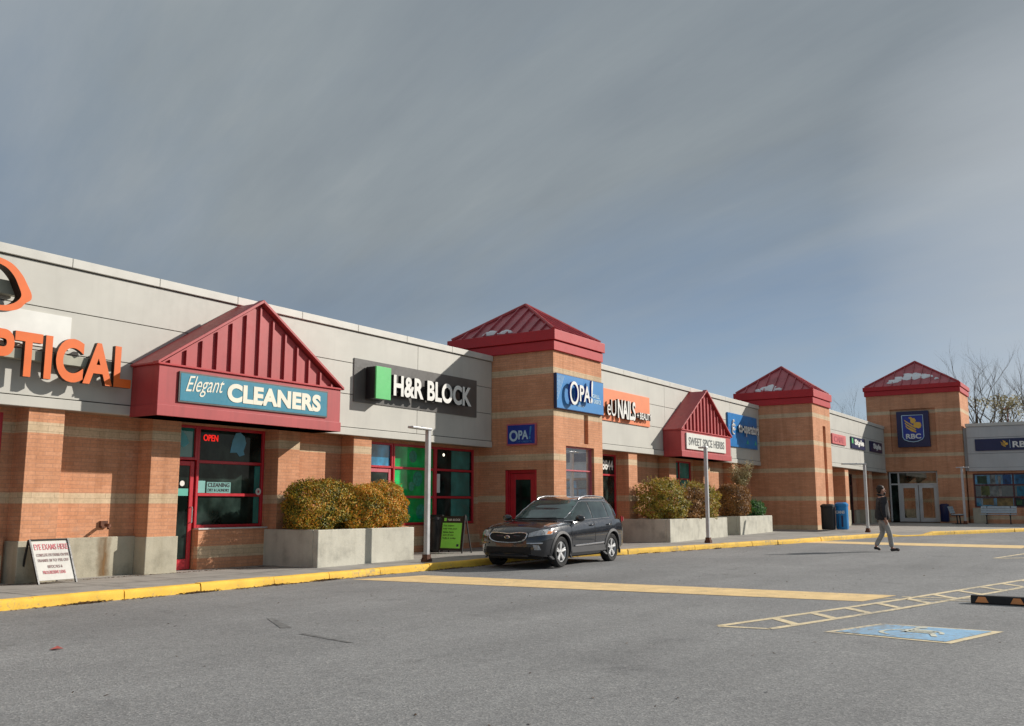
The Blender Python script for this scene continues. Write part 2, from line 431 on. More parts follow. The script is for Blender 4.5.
# ------------------------------------------------------------------ ground
def ground_strip(mb, pts_fn, n): pass
kerb_pts = [(-12,12.75),(-4,12.7),(5,12.62),(9.6,12.58),(12.5,12.62),(14.4,12.62),(16.0,12.42),(17.2,12.30),(19.5,12.28),(21.0,12.05),(22.3,11.35),(24.0,10.95),(25.8,10.47),(28.1,9.85),(30.3,9.23),(33.2,8.6),(35.6,8.02),(36.8,7.6),(37.6,7.1),(38.4,6.65),(39.3,6.33),(42,5.05),(44.75,3.79),(47,2.6),(49,1.0),(50.5,-1.2),(51.3,-4.5),(51.8,-12)]
def resample(pts, step):
    out = [Vector((*pts[0], 0))]
    for a, b in zip(pts, pts[1:]):
        a = Vector((*a, 0)); b = Vector((*b, 0)); n = max(1, round((b-a).length/step))
        for i in range(1, n+1): out.append(a.lerp(b, i/n))
    return out
mb = MB()
xs = [-400,-60,14]+[18+4*i for i in range(10)]+[60,90,200,600]; ys = [-500,-60,0,30,120,600]
for j in range(len(ys)-1):
    for i in range(len(xs)-1):
        mb.add([(xs[i],ys[j],gz(xs[i])),(xs[i+1],ys[j],gz(xs[i+1])),(xs[i+1],ys[j+1],gz(xs[i+1])),(xs[i],ys[j+1],gz(xs[i]))], [(0,1,2,3)])
struct('parking_lot_ground', mb, M['asphalt'])
kp = resample(kerb_pts, .7)
def kh(x):   # ramp where the kerb is dropped
    d = abs(x-38.0); return .035 if d < .5 else (WK if d > 1.2 else .035+(WK-.035)*(d-.5)/.7)
mb = MB()
for a, b in zip(kp, kp[1:]):
    mb.add([(a.x,a.y+.14,gz(a.x)+kh(a.x)),(b.x,b.y+.14,gz(b.x)+kh(b.x)),(b.x,19,gz(b.x)+WK),(a.x,19,gz(a.x)+WK)], [(0,1,2,3)])
# pavement joints: shallow scored lines laid as a darker sheet
struct('pavement', mb, M['walk'])
mb = MB()
for i in range(46):
    x = -3+i*1.5
    a = min(kp, key=lambda q: abs(q.x-x))
    mb.add([(x,a.y+.2,gz(x)+WK+.004),(x+.014,a.y+.2,gz(x)+WK+.004),(x+.014,15.4,gz(x)+WK+.004),(x,15.4,gz(x)+WK+.004)], [(0,1,2,3)])
mb.add([(-5,13.75,WK+.003),(13.4,13.75,WK+.003),(13.4,13.765,WK+.003),(-5,13.765,WK+.003)], [(0,1,2,3)])
struct('pavement_joints', mb, M['groove'])
# kerb stones
mb = MB()
k2 = resample(kerb_pts, .23); acc = 0; seg = [k2[0]]
def kerbseg(seg):
    if len(seg) < 2: return
    n = len(seg); o = len(mb.v)
    jx, jy, jz = random.uniform(-.006,.006), random.uniform(-.012,.012), random.uniform(-.006,.006)
    for i, p in enumerate(seg):
        d = (seg[min(i+1,n-1)]-seg[max(i-1,0)]).normalized(); nr = Vector((-d.y, d.x, 0))
        q = p+Vector((0,jy,0)); q += d*(.007 if i == 0 else -.007 if i == n-1 else 0)
        h = kh(q.x)+jz+.008; g = gz(q.x)
        for w, z in ((-.015,-.03),(-.012,h*.55),(.0,h-.02),(.02,h),(.15,h),(.16,-.03)):
            mb.v.append((q.x+nr.x*w+random.uniform(-.003,.003), q.y+nr.y*w+random.uniform(-.004,.004), g+z+random.uniform(-.002,.002)))
    for i in range(n-1):
        for k in range(5):
            mb.f.append([o+i*6+k, o+i*6+k+1, o+(i+1)*6+k+1, o+(i+1)*6+k]); mb.mi.append(0)
    mb.f.append([o+k for k in range(6)]); mb.mi.append(0); mb.f.append([o+(n-1)*6+k for k in range(6)][::-1]); mb.mi.append(0)
for a, b in zip(k2, k2[1:]):
    seg.append(b); acc += (b-a).length
    if acc > 1.35: kerbseg(seg); seg = [b]; acc = 0
kerbseg(seg)
o = struct('kerb', mb, M['yellow'], smooth=50)

def decal(name, poly, mat, lift=.004, n=12):
    """flat paint polygon draped on the sloping lot (quad polys are subdivided along their length)"""
    mb = MB()
    if len(poly) == 4:
        a, b, c, d = [Vector((*p, 0)) for p in poly]
        def fn(s, t):
            p = a.lerp(b, s).lerp(d.lerp(c, s), t); return (p.x, p.y, gz(p.x)+lift)
        mb.grid(fn, n, 1)
    else: mb.add([(x, y, gz(x)+lift) for x, y in poly], [list(range(len(poly)))])
    mb.build('x', mat, fix=False); o = COL.objects[-1] if False else None
    return mb
def paint(name, mbs, mat):
    m = MB()
    for q in mbs: m.add(q.v, q.f)
    bpy.ops.object.select_all(action='DESELECT') if False else None
    return struct(name, m, mat)
def quadmb(poly, lift=.004, n=10):
    m = MB(); a, b, c, d = [Vector((*p, 0)) for p in poly]
    def fn(s, t):
        p = a.lerp(b, s).lerp(d.lerp(c, s), t); return (p.x, p.y, gz(p.x)+lift)
    return m.grid(fn, n, 1)
def linemb(a, b, w, lift=.004):
    a = Vector(a); b = Vector(b); d = (b-a).normalized(); nr = Vector((-d.y, d.x))*w/2
    return quadmb([tuple(a-nr), tuple(b-nr), tuple(b+nr), tuple(a+nr)], lift)
paint('yellow_band_marking', [quadmb([(13.25,12.3),(14.75,11.75),(15.45,3.1),(14.35,3.35)])], M['band'])
paint('far_yellow_band_marking', [quadmb([(31.1,9.0),(32.5,8.8),(32.4,2.6),(30.6,2.7)])], M['band'])
L1a, L1b = Vector((10.62,4.10)), Vector((24.0,.46)); L2a, L2b = Vector((10.68,3.52)), Vector((24.0,-.06))
ms = [linemb(L1a, L1b, .10), linemb(L2a, L2b, .10), linemb(L1a-Vector((.03,0)), L2a, .10)]
for i in range(14):
    px = 11.7+.84*i; p = L1a.lerp(L1b, (px-L1a.x)/(L1b.x-L1a.x)); qx = px-.48
    q = L2a.lerp(L2b, (qx-L2a.x)/(L2b.x-L2a.x)); ms.append(linemb(p, q, .13, .0045))
paint('parking_aisle_marking', ms, M['cream_line'])
paint('far_parking_marking', [linemb((25.6,2.85),(29.5,2.1),.1), linemb((25.6,2.75),(27.2,1.2),.1), linemb((27.6,2.4),(28.6,1.4),.1)], M['cream_line'])
paint('bay_line_marking', [linemb((15.3,3.0),(16.3,-2),.07), linemb((14.9,3.25),(15.15,2.0),.05)], M['cream_line'])
# accessible bay
bc = [(10.76,2.95),(11.87,2.58),(11.86,1.28),(10.57,1.63)]
ctr = sum((Vector(p) for p in bc), Vector((0,0)))/4
paint('blue_bay_border', [quadmb(bc, .004)], M['cream_line'])
paint('blue_bay_square', [quadmb([tuple(ctr+(Vector(p)-ctr)*.87) for p in bc], .008)], M['bluebay'])
def bay(s, t):    # bay coordinates 0..1
    a, b, c, d = [Vector(p) for p in bc]; p = a.lerp(b, s).lerp(d.lerp(c, s), t); return p
ms = []
ring = [(.42+.24*math.cos(a), .52+.22*math.sin(a)) for a in [R(200+i*20) for i in range(13)]]
for p, q in zip(ring, ring[1:]): ms.append(linemb(bay(*p), bay(*q), .05, .012))
for p, q in (((.78,.42),(.45,.44)), ((.55,.44),(.55,.66)), ((.47,.44),(.47,.66)), ((.47,.66),(.28,.76)), ((.62,.44),(.62,.6))): ms.append(linemb(bay(*p), bay(*q), .06, .0125))
c0 = bay(.83,.42); m = MB(); m.add([(c0.x+.07*math.cos(i*R(30)), c0.y+.07*math.sin(i*R(30)), .013) for i in range(12)], [list(range(12))]); ms.append(m)
paint('wheelchair_symbol_marking', ms, M['whitemark'])
# tyre scuffs
sk = simple('tyre_rubber_smear', (.165,.163,.16), .9, var=.3, vscale=9)
struct('tyre_mark', (lambda m: (m.add(quadmb([(8.22,9.02),(8.26,8.94),(7.78,8.12),(7.68,8.20)],.004).v, quadmb([(0,0)]*4).f), m)[1])(MB()), sk)
struct('tyre_mark', (lambda m: (m.add(quadmb([(7.46,7.68),(7.52,7.64),(7.31,6.74),(7.27,6.76)],.004).v, quadmb([(0,0)]*4).f), m)[1])(MB()), sk)
# leaf litter along the kerb and scattered
mb = MB()
def litter(x, y, z, s):
    a = random.random()*6.28; t = random.uniform(-.5,.5); c, q = math.cos(a)*s, math.sin(a)*s
    mb.add([(x-c,y-q,z+.003),(x+q*.5,y-c*.5,z+.003+abs(t)*s),(x+c,y+q,z+.004+.3*s),(x-q*.5,y+c*.5,z+.003)], [(0,1,2,3)])
for i in range(1500):
    c_ = random.choice((8.0,8.15,9.9,10.1,11.6,12.8,13.0,16.4,18.9,23.5,26.5)); x = c_+random.gauss(0,.16); yk = min(kp, key=lambda q: abs(q.x-x)).y
    litter(x, yk-.02-abs(random.gauss(0,.05)), gz(x)+abs(random.gauss(0,.008)), random.uniform(.014,.034))
for i in range(3200):
    p = random.choice(kp[5:60]); 
    cl = math.sin(p.x*2.3)+math.sin(p.x*5.1+1)
    if cl < -.2 and random.random() < .85: continue
    x = p.x+random.uniform(-.35,.35); yk = min(kp, key=lambda q: abs(q.x-x)).y
    y = yk-.03-abs(random.gauss(0,.07)); litter(x, y, gz(x), random.uniform(.012,.03))
for i in range(260):
    x = random.uniform(4,30); y = random.uniform(0,12); litter(x, y, gz(x), random.uniform(.01,.026))
for i in range(700):
    x = random.uniform(7,13.8); y = 14.98-abs(random.gauss(0,.05)); litter(x, y, WK, random.uniform(.01,.022))
tag(mb.build('leaf_litter', M['litter']), 'brown dead leaves and grit along the yellow kerb and over the lot', 'leaf litter', kind='stuff')
redleaf = simple('red_wrapper', (.45,.10,.08), .6)
mb = MB(); mb.add([(5.33,8.86,.006),(5.36,8.78,.02),(5.44,8.80,.008),(5.42,8.88,.03)], [(0,1,2,3)])
tag(mb.build('litter_scrap', redleaf), 'faded red scrap of litter lying on the asphalt near the left edge', 'litter')

# ------------------------------------------------------------------ building kit
def brickbox(parent, name, mat, *boxes, **kw):
    m = MB()
    for b in boxes: m.box(*b)
    return m.build(name, mat, parent, **kw)
def fascia(parent, x0, x1, y, zb, zt, rows, joints, copj, mat, depth=.5, endL=True):
    """clad fascia facing -Y: backing, panels with real gaps, coping"""
    brickbox(parent, 'fascia_backing', M['groove'], (x0, x1, y+.03, y+depth, zb+.02, zt-.05))
    m = MB()
    js = [x0]+[j for j in joints if x0 < j < x1]+[x1]
    zs = [zb+.18]+rows+[zt-.17]
    for j0, j1 in zip(js, js[1:]):
        for a, b in zip(zs, zs[1:]): m.box(j0+(.006 if j0 != x0 else 0), j1-(.006 if j1 != x1 else 0), y, y+.028, a+.007, b-.007)
    m.build('fascia_panels', mat, parent, bevel=.003, segs=1)
    brickbox(parent, 'drip_trim', mat, (x0, x1, y-.025, y+.1, zb, zb+.17), bevel=.008)
    m = MB(); cs = [x0]+copj+[x1]
    for a, b in zip(cs, cs[1:]): m.box(a+.004, b-.004, y-.05, y+depth+.1, zt-.16, zt)
    m.build('coping', M['coping'], parent, bevel=.008)
def window(parent, x0, x1, y, z0, z1, cols, rows, fmat, gmats, fw=.055, axis='y', name='window'):
    """framed window in plane y (facing -Y) or x (facing -X; then x0,x1 are y values). cols/rows: inner mullion positions"""
    cols = sorted(cols); rows = sorted(rows)
    def bx(m, a0, a1, d0, d1, c0, c1):
        if axis == 'y': m.box(a0, a1, d0, d1, c0, c1)
        else: m.box(d0, d1, a0, a1, c0, c1)
    m = MB()
    bx(m, x0, x0+fw, y-.04, y+.06, z0, z1); bx(m, x1-fw, x1, y-.04, y+.06, z0, z1)
    bx(m, x0+fw, x1-fw, y-.038, y+.06, z0, z0+fw); bx(m, x0+fw, x1-fw, y-.038, y+.06, z1-fw, z1)
    for c in cols: bx(m, c-fw/2, c+fw/2, y-.036, y+.06, z0+fw, z1-fw)
    for r in rows: bx(m, x0+fw, x1-fw, y-.033, y+.055, r-fw/2, r+fw/2)
    f = m.build('window', fmat, parent, bevel=.006, segs=1)
    xs = [x0+fw]+cols+[x1-fw]; zs = [z0+fw]+rows+[z1-fw]
    k = 0
    for a, b in zip(xs, xs[1:]):
        for c, d in zip(zs, zs[1:]):
            g = MB(); bx(g, a+.001, b-.001, y+.012, y+.022, c+.001, d-.001)
            gm = gmats[k % len(gmats)] if isinstance(gmats, list) else gmats
            g.build('pane', gm, f); k += 1
    return f
def door(parent, x0, x1, y, z0, z1, fmat, gmat, axis='y', fw=.09, handle='left'):
    def bx(m, a0, a1, d0, d1, c0, c1):
        if axis == 'y': m.box(a0, a1, d0, d1, c0, c1)
        else: m.box(d0, d1, a0, a1, c0, c1)
    m = MB()
    bx(m, x0, x0+fw, y-.02, y+.03, z0, z1); bx(m, x1-fw, x1, y-.02, y+.03, z0, z1)
    bx(m, x0+fw, x1-fw, y-.018, y+.03, z0, z0+.2); bx(m, x0+fw, x1-fw, y-.018, y+.03, z1-fw, z1)
    d = m.build('door', fmat, parent, bevel=.006, segs=1)
    g = MB(); bx(g, x0+fw, x1-fw, y+.002, y+.012, z0+.2, z1-fw); g.build('pane', gmat, d)
    h = MB(); hx = x0+fw*.5 if handle == 'left' else x1-fw*.5
    a = (hx, y-.07, z0+.9) if axis == 'y' else (y-.07, hx, z0+.9); b = (a[0], a[1], a[2]+.3)
    h.tube([a, b], .012); 
    for q in (a, b):
        e = (q[0], q[1]+.06, q[2]) if axis == 'y' else (q[0]+.06, q[1], q[2]); h.tube([q, e], .01)
    h.build('handle', M['steel'], d, smooth=40)
    return d

# ------------------------------------------------------------------ near shop row (optical, cleaners, tax office)
A = thing('shop_building', 'near brick shop row with beige panel fascia, left of the first tower', 'shop building', (7,15,0))
WY = 15.45
m = MB()
holes = [(4.5,8.2,.88,2.9), (11.45,12.10,.12,2.95), (12.10,13.84,.92,2.95), (16.95,18.05,.12,2.92), (18.05,21.55,.86,2.92)]
holes_wall(m, 'y', WY, WY+.3, -6, 21.9, 0, 3.0, [h for h in holes])
m.build('wall', M['brickA'], A)
for b_ in ((12.12,13.92,WY-.12,WY-.002,.0,.90), (4.4,8.3,WY-.10,WY-.002,0,.86), (18.08,21.8,WY-.06,WY-.002,0,.84)): brickbox(A, 'knee_wall', M['brickK'], b_)
m = MB(); m.box(12.10,13.94,WY-.15,WY-.0,.902,.93); m.build('sill', M['whiteframe'], A)
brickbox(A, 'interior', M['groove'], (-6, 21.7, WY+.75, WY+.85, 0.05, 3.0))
for a, b in ((8.40,9.03),(10.76,11.39),(13.86,14.47),(16.17,16.79)):
    brickbox(A, 'pillar', M['brickA'], (a, b, 15.05, WY-.003, .80, 3.0), bevel=.006)
    brickbox(A, 'pillar_base', M['concrete'], (a-.03, b+.03, 15.02, WY-.004, 0, .805), bevel=.012)
brickbox(A, 'wall_base', M['concrete'], (9.06, 10.73, WY-.10, WY-.002, 0, .82), bevel=.01)
brickbox(A, 'wall_base', M['concrete'], (14.5, 16.14, WY-.10, WY-.002, 0, .82), bevel=.01)
brickbox(A, 'soffit', M['soffit'], (-6, 21.76, 15.02, WY+.3, 2.985, 3.02))
fascia(A, -6, 21.74, 14.98, 2.98, 5.60, [3.93, 4.67], [2.2, 18.4], [-4,-2,0,2,3.8,5.5,7.2,8.9,10.65,12.5,14.3,16.1,17.9,19.8], M['fascia'], depth=.8)
brickbox(A, 'roof', M['roofing'], (-6, 21.7, 15.85, 40, 5.0, 5.42))
fr = M['redframe']
f = window(A, 4.6, 8.2, WY+.04, .88, 2.9, [6.4], [2.27,1.56], fr, [M['glass_teal'],M['glass'],M['glass']])
# cleaners: door + window
d = door(A, 11.47, 12.06, WY+.04, .14, 2.24, fr, M['glass'], handle='right')
window(A, 11.44, 12.10, WY+.04, 2.26, 2.95, [], [], fr, M['glass_teal'])
cw = window(A, 12.10, 13.84, WY+.04, .93, 2.95, [], [2.24,1.585], fr, M['glass'], fw=.06)
g = MB(); g.box(13.62,13.77,WY+.046,WY+.050,1.0,2.19); g.build('side_return', M['glass_teal'], cw)
# tax office: door + three-high windows
d = door(A, 17.02, 18.0, WY+.04, .14, 2.27, M['pinkframe'], M['glass'], handle='left')
window(A, 16.95, 18.05, WY+.04, 2.29, 2.92, [], [], fr, M['glass_blue'])
tw = window(A, 18.07, 19.80, WY+.04, .87, 2.92, [], [2.31,1.58], fr, M['glass_green'], fw=.06)
tw2 = window(A, 19.80, 21.55, WY+.04, .87, 2.92, [], [2.31,1.58], fr, M['glass'], fw=.06)
for z0, z1 in ((.94,1.54),(1.62,2.27),(2.35,2.85)):
    g = MB(); g.box(20.55,21.40,WY+.046,WY+.050,z0,z1); g.build('tinted_blind', M['glass_teal'], tw2)
g = MB(); g.box(19.88,20.05,WY+.046,WY+.050,1.7,2.2); g.build('poster', M['whitesign'], tw2)
g = MB(); g.tube([(20.2,WY+.04,2.72),(20.2,WY+.048,2.72)], .04); g.build('lit_lamp', M['bulb'], tw2)
# pipe bib and stain on the blank bay
m = MB(); m.tube([(10.12,WY-.10,1.03),(10.12,WY-.22,1.02),(10.06,WY-.27,.97)], [.03,.03,.022]); m.box(10.06,10.20,WY-.05,WY-.001,.98,1.1)
m.build('hose_tap', M['rust'], A, smooth=40)
stain, nt, b = new_mat('rust_stain'); p = posnode(nt); sp = nt.nodes.new('ShaderNodeSeparateXYZ'); lk(nt, p, sp.inputs[0])
b.inputs['Base Color'].default_value = (.22,.12,.045,1); b.inputs['Roughness'].default_value = .9
dx_ = math_(nt, 'ABSOLUTE', math_(nt, 'SUBTRACT', math_(nt, 'ADD', sp.outputs[0], math_(nt, 'MULTIPLY', noise(nt, p, 5, 5), .14)), 10.19))
al = math_(nt, 'MULTIPLY', math_(nt, 'SUBTRACT', 1., math_(nt, 'DIVIDE', dx_, .15), clamp=True), ramp(nt, noise(nt, mapping(nt, p, (12,12,2)), 1., 5), [(.3,(.35,.35,.35)),(.65,(1,1,1))]).outputs[0])
tr_ = nt.nodes.new('ShaderNodeBsdfTransparent'); mx_ = nt.nodes.new('ShaderNodeMixShader'); lk(nt, al, mx_.inputs[0]); lk(nt, tr_.outputs[0], mx_.inputs[1]); lk(nt, b.outputs[0], mx_.inputs[2]); lk(nt, mx_.outputs[0], nt.nodes['Material Output'].inputs[0])
m = MB(); m.add([(9.9,WY-.103,.14),(10.35,WY-.103,.14),(10.35,WY-.103,.815),(9.9,WY-.103,.815)], [(0,1,2,3)]); m.build('water_stain', stain, A)

# stickers, neon and posters in the cleaners window
def flat_sign(parent, name, mat, x0, x1, y, z0, z1, depth=.004, axis='y', **kw):
    m = MB()
    if axis == 'y': m.box(x0, x1, y-depth, y, z0, z1)
    else: m.box(y-depth, y, x0, x1, z0, z1)
    return m.build(name, mat, parent, **kw)
nz = thing('neon_sign', 'small red neon OPEN sign hanging in the cleaners window', 'neon sign', (12.3,WY,2.6))
lettering('OPEN', (12.26,WY+.045,2.66), UX, .36, .13, .012, M['neon'], nz, bold=.01)
cs = thing('window_sticker', 'pale teal CLEANING sticker in the lower left of the cleaners window', 'sticker', (12.3,WY,1.6))
ps = M['paleblue']
flat_sign(cs, 'backing', simple('teal_sticker', (.20,.46,.42), .5), 12.17, 12.36, WY+.05, 1.62, 1.86)
flat_sign(cs, 'backing', simple('teal_sticker_wide', (.16,.36,.33), .5), 12.40, 13.0, WY+.05, 1.62, 1.84)
lettering('CLEANING', (12.43,WY+.044,1.74), UX, .54, .085, .002, M['black'], cs, bold=.02)
lettering('DRY & LAUNDRY', (12.43,WY+.044,1.65), UX, .54, .06, .002, M['black'], cs, bold=.01)
fg = thing('window_decal', 'light blue cloud shaped decal high in the cleaners window', 'decal', (13.1,WY,2.5))
m = MB(); m.prism([(12.95,2.45),(13.0,2.7),(13.08,2.86),(13.2,2.88),(13.32,2.8),(13.36,2.66),(13.30,2.5),(13.33,2.42),(13.2,2.38),(13.12,2.46)], 'xz', WY+.046, WY+.05); m.build('shape', simple('blue_decal', (.12,.36,.50), .5), fg)
fg = thing('window_decal', 'light blue wavy decal on the pane over the cleaners door', 'decal', (11.7,WY,2.5))
m = MB(); m.prism([(11.52,2.55),(11.55,2.8),(11.72,2.86),(11.85,2.74),(11.93,2.6),(11.80,2.5),(11.66,2.6),(11.58,2.45)], 'xz', WY+.046, WY+.05); m.build('shape', simple('blue_decal_door', (.10,.42,.48), .5), fg)
rs = thing('round_sticker', 'round white sticker on the right frame of the cleaners window', 'sticker', (13.68,WY,1.7))
m = MB(); m.tube([(13.70,WY-.004,1.66),(13.70,WY-.001,1.66)], .075, 16); m.build('disc', M['white'], rs)
m = MB(); m.tube([(13.70,WY-.006,1.66),(13.70,WY-.0045,1.66)], .03, 10); m.build('emblem', M['pinkframe'], rs)
dd = thing('door_sticker', 'small teal notice with white oval on the cleaners door glass', 'sticker', (11.75,WY,1.5))
flat_sign(dd, 'backing', simple('teal_notice', (.10,.42,.34), .5), 11.66, 11.95, WY+.041, 1.56, 1.70)
m = MB(); m.tube([(11.80,WY+.03,1.80),(11.80,WY+.04,1.80)], .055, 12); m.build('oval', M['white'], dd)
# faint figures on the green window films
for cx, cz, r in ((18.9,2.62,.16),(19.1,2.05,.2),(18.85,1.85,.12),(19.25,1.2,.2),(18.7,1.25,.11)):
    m = MB(); m.tube([(cx,WY+.048,cz),(cx,WY+.0505,cz)], r, 14); m.build('film_figure', M['filmteal'], tw)

# ------------------------------------------------------------------ gables
def gable(name, label, x0, x1, yf, yb, z0, zm, zp, nribs, ov=.0):
    G = thing(name, label, 'gable canopy', ((x0+x1)/2, yb, z0))
    xc = (x0+x1)/2; y = yf
    brickbox(G, 'sign_box', M['redmetal'], (x0, x1, yf, yb-.002, z0, zm), bevel=.008)
    brickbox(G, 'bottom_trim', M['redmetal'], (x0-.012, x1+.012, yf-.02, yb-.004, z0+.0, z0+.20), bevel=.006)
    # gable face set back a touch, ribs standing on it
    m = MB(); m.prism([(x0+.02, zm), (x1-.02, zm), (xc, zp-.02)], 'xz', yf+.07, yb-.003); m.build('gable_face', M['redmetal'], G)
    for i in range(nribs):
        x = x0+(i+.75)*(x1-x0)/(nribs+.5)
        zt = zp-.06-(zp-zm)*abs(x-xc)/((x1-x0)/2)
        if zt-zm > .05: brickbox(G, 'rib', M['redmetal'], (x-.02, x+.02, yf+.018, yf+.072, zm+.02, zt))
    m = MB(); m.box(x0-.03, x1+.03, yf-.035, yb-.004, zm-.0, zm+.035); m.build('ledge', M['redeave'], G, bevel=.004)
    # raking trim and roof sheets
    m = MB()
    for s in (-1, 1):
        xe = xc+s*((x1-x0)/2+.06)
        a = (xc, zp+.02); b = (xe, zm-.0)
        dx, dz = b[0]-a[0], b[1]-a[1]; L = math.hypot(dx, dz); nx, nz_ = -dz/L*s, dx/L*s
        m.prism([a, b, (b[0], b[1]+.055), (a[0], a[1]+.06)], 'xz', yf-.055, yf+.10)
    m.build('raking_trim', M['redmetal'], G, bevel=.004)
    m = MB()
    for s in (-1, 1):
        xe = xc+s*((x1-x0)/2+.05)
        m.prism([(xc, zp), (xe, zm+.01), (xe, zm+.04), (xc, zp+.035)], 'xz', yf+.102, yb-.005)
    m.build('roof', M['redmetal'], G)
    return G
G1 = gable('gable_canopy', 'wide red ribbed gable canopy over the cleaners entrance', 10.21, 14.80, 14.2, 14.975, 2.95, 3.86, 5.36, 13)
G2 = gable('gable_canopy', 'narrower looking red ribbed gable canopy on the middle shop row', 29.40, 34.1, 12.48, 13.145, 2.99, 3.88, 5.40, 14)

# ------------------------------------------------------------------ towers
def tower(label, bm_, x0, x1, y0, y1, zw, holesS, holesW, peak, ze, ov=.12, seam=.42):
    T = thing('brick_tower', label, 'tower', ((x0+x1)/2, (y0+y1)/2, gz(x0)))
    m = MB()
    holes_wall(m, 'y', y0, y0+.3, x0, x1, 0, zw, holesS)
    holes_wall(m, 'x', x0, x0+.3, y0+.3, y1, 0, zw, holesW)
    m.box(x1-.3, x1, y0+.3, y1, 0, zw); m.box(x0+.3, x1-.3, y1-.3, y1, 0, zw)
    m.build('wall', M[bm_], T)
    e0, e1, f0, f1 = x0-ov, x1+.03, y0-ov, y1+ov
    m = MB(); m.box(e0+.05, e1-.05, f0+.05, f1-.05, zw-.02, zw+.24); m.build('lower_eave', M['redeave'], T, bevel=.01)
    m = MB(); m.box(e0, e1, f0, f1, zw+.26, ze); m.box(e0+.08, e1-.08, f0+.08, f1-.08, zw+.238, zw+.262); m.build('upper_eave', M['redeave'], T, bevel=.012)
    i = .10; a0, a1, b0, b1 = e0+i, e1-i, f0+i, f1-i
    px, py, pz = peak
    m = MB(); c = [(a0,b0,ze),(a1,b0,ze),(a1,b1,ze),(a0,b1,ze),(px,py,pz)]
    m.add(c, [(0,1,4),(1,2,4),(2,3,4),(3,0,4),(3,2,1,0)]); rf = m.build('roof', M['redroof'], T)
    m = MB(); P = Vector(peak)
    def seams(A_, B_):
        A_ = Vector(A_); B_ = Vector(B_); L = (B_-A_).length; n = int(L/seam); d = (B_-A_).normalized()
        Mid = A_+d*(P-A_).dot(d); nrm = d.cross(P-Mid).normalized(); 
        if nrm.z < 0: nrm = -nrm
        for k in range(1, n+1):
            s = k*L/(n+1); q = A_+d*s; fL = (P-A_).dot(d)
            t = s/fL if s < fL else (L-s)/(L-fL)
            e = q+(P-Mid)*t*.97
            if (e-q).length > .1: m.bar(q+nrm*.03, e+nrm*.03, .03, .06, nrm)
    seams(c[0], c[1]); seams(c[3], c[0]); seams(c[1], c[2]); seams(c[2], c[3])
    m.build('seam', M['redroof'], rf)
    m = MB()
    for q in c[:4]: m.tube([Vector(q)+Vector((0,0,.03)), P+Vector((0,0,.04))], .05, 6)
    m.build('hip_cap', M['redmetal'], rf)
    return T
T1 = tower('brick tower with red pyramid roof and blue OPA signs, nearest of the three', 'brick1', 21.76, 24.58, 12.94, 16.4, 5.62,
           [(22.42,24.05,.86,3.0),(23.46,23.72,3.1,3.95)], [(13.49,14.53,.1,2.34)], (23.2,14.75,7.30), 6.17)
T2 = tower('blank brick tower with red pyramid roof, middle of the three, behind the bins', 'brick2', 39.5, 42.25, 10.85, 14.1, 5.62,
           [(41.0,41.45,0,4.75)], [], (40.9,12.5,7.40), 6.20)
T3 = tower('taller brick tower with red pyramid roof, navy lion sign and glass doors', 'brick3', 54.0, 57.2, 7.1, 11.85, 7.33,
           [], [(8.43,10.95,.1,3.15),(8.34,10.63,4.2,6.52)], (55.75,9.48,9.30), 7.82, seam=.5)
m = MB(); m.box(23.40,23.78,13.04,13.10,3.05,4.0); m.build('recess_back', M['brick1'], T1)
window(T1, 22.42, 24.05, 13.06, .86, 3.0, [], [2.33], M['pinkframe'], M['glass_sky'], fw=.04)
m = MB(); 
w = MB(); w.box(21.86,21.92,13.49,13.58,.14,2.34); w.box(21.86,21.92,14.44,14.53,.14,2.34); w.box(21.86,21.92,13.58,14.44,2.25,2.34); w.box(21.78,21.86,14.46,14.529,.14,2.33); w.box(21.78,21.86,13.491,13.56,.14,2.33)
w.build('door_frame', M['redframe'], T1, bevel=.005)
door(T1, 13.59, 14.43, 21.9, .14, 2.24, M['redframe'], M['glass'], axis='x', fw=.17, handle='left')
m = MB(); m.box(40.95,41.5,11.0,11.06,0,4.8); m.build('recess_back', M['brick2'], T2)
m = MB(); m.box(54.14,54.2,8.3,10.7,4.15,6.56); m.build('recess_back', M['brick3'], T3)
# T3 entrance
m = MB(); X = 54.2
wf = M['whiteframe']
for y in (10.86,10.42,8.47): m.box(X-.05,X+.03,y-.04,y+.04,.46,3.12)
m.box(X-.048,X+.03,8.5,10.9,2.42,2.5); m.box(X-.045,X+.03,8.5,10.9,3.06,3.13)
ef = m.build('entrance_frame', wf, T3)
for a, b in ((9.46,10.38),(8.51,9.43)):
    door(T3, a, b, X-.01, .46, 2.42, wf, M['glass_store'], axis='x', fw=.17, handle='left' if a > 9 else 'right')
flat_sign(ef, 'transom_pane', M['glass_store'], 8.51, 10.38, X+.01, 2.5, 3.06, .006, 'x')
flat_sign(ef, 'side_pane', M['glass'], 10.46, 10.82, X+.01, .5, 3.06, .006, 'x')

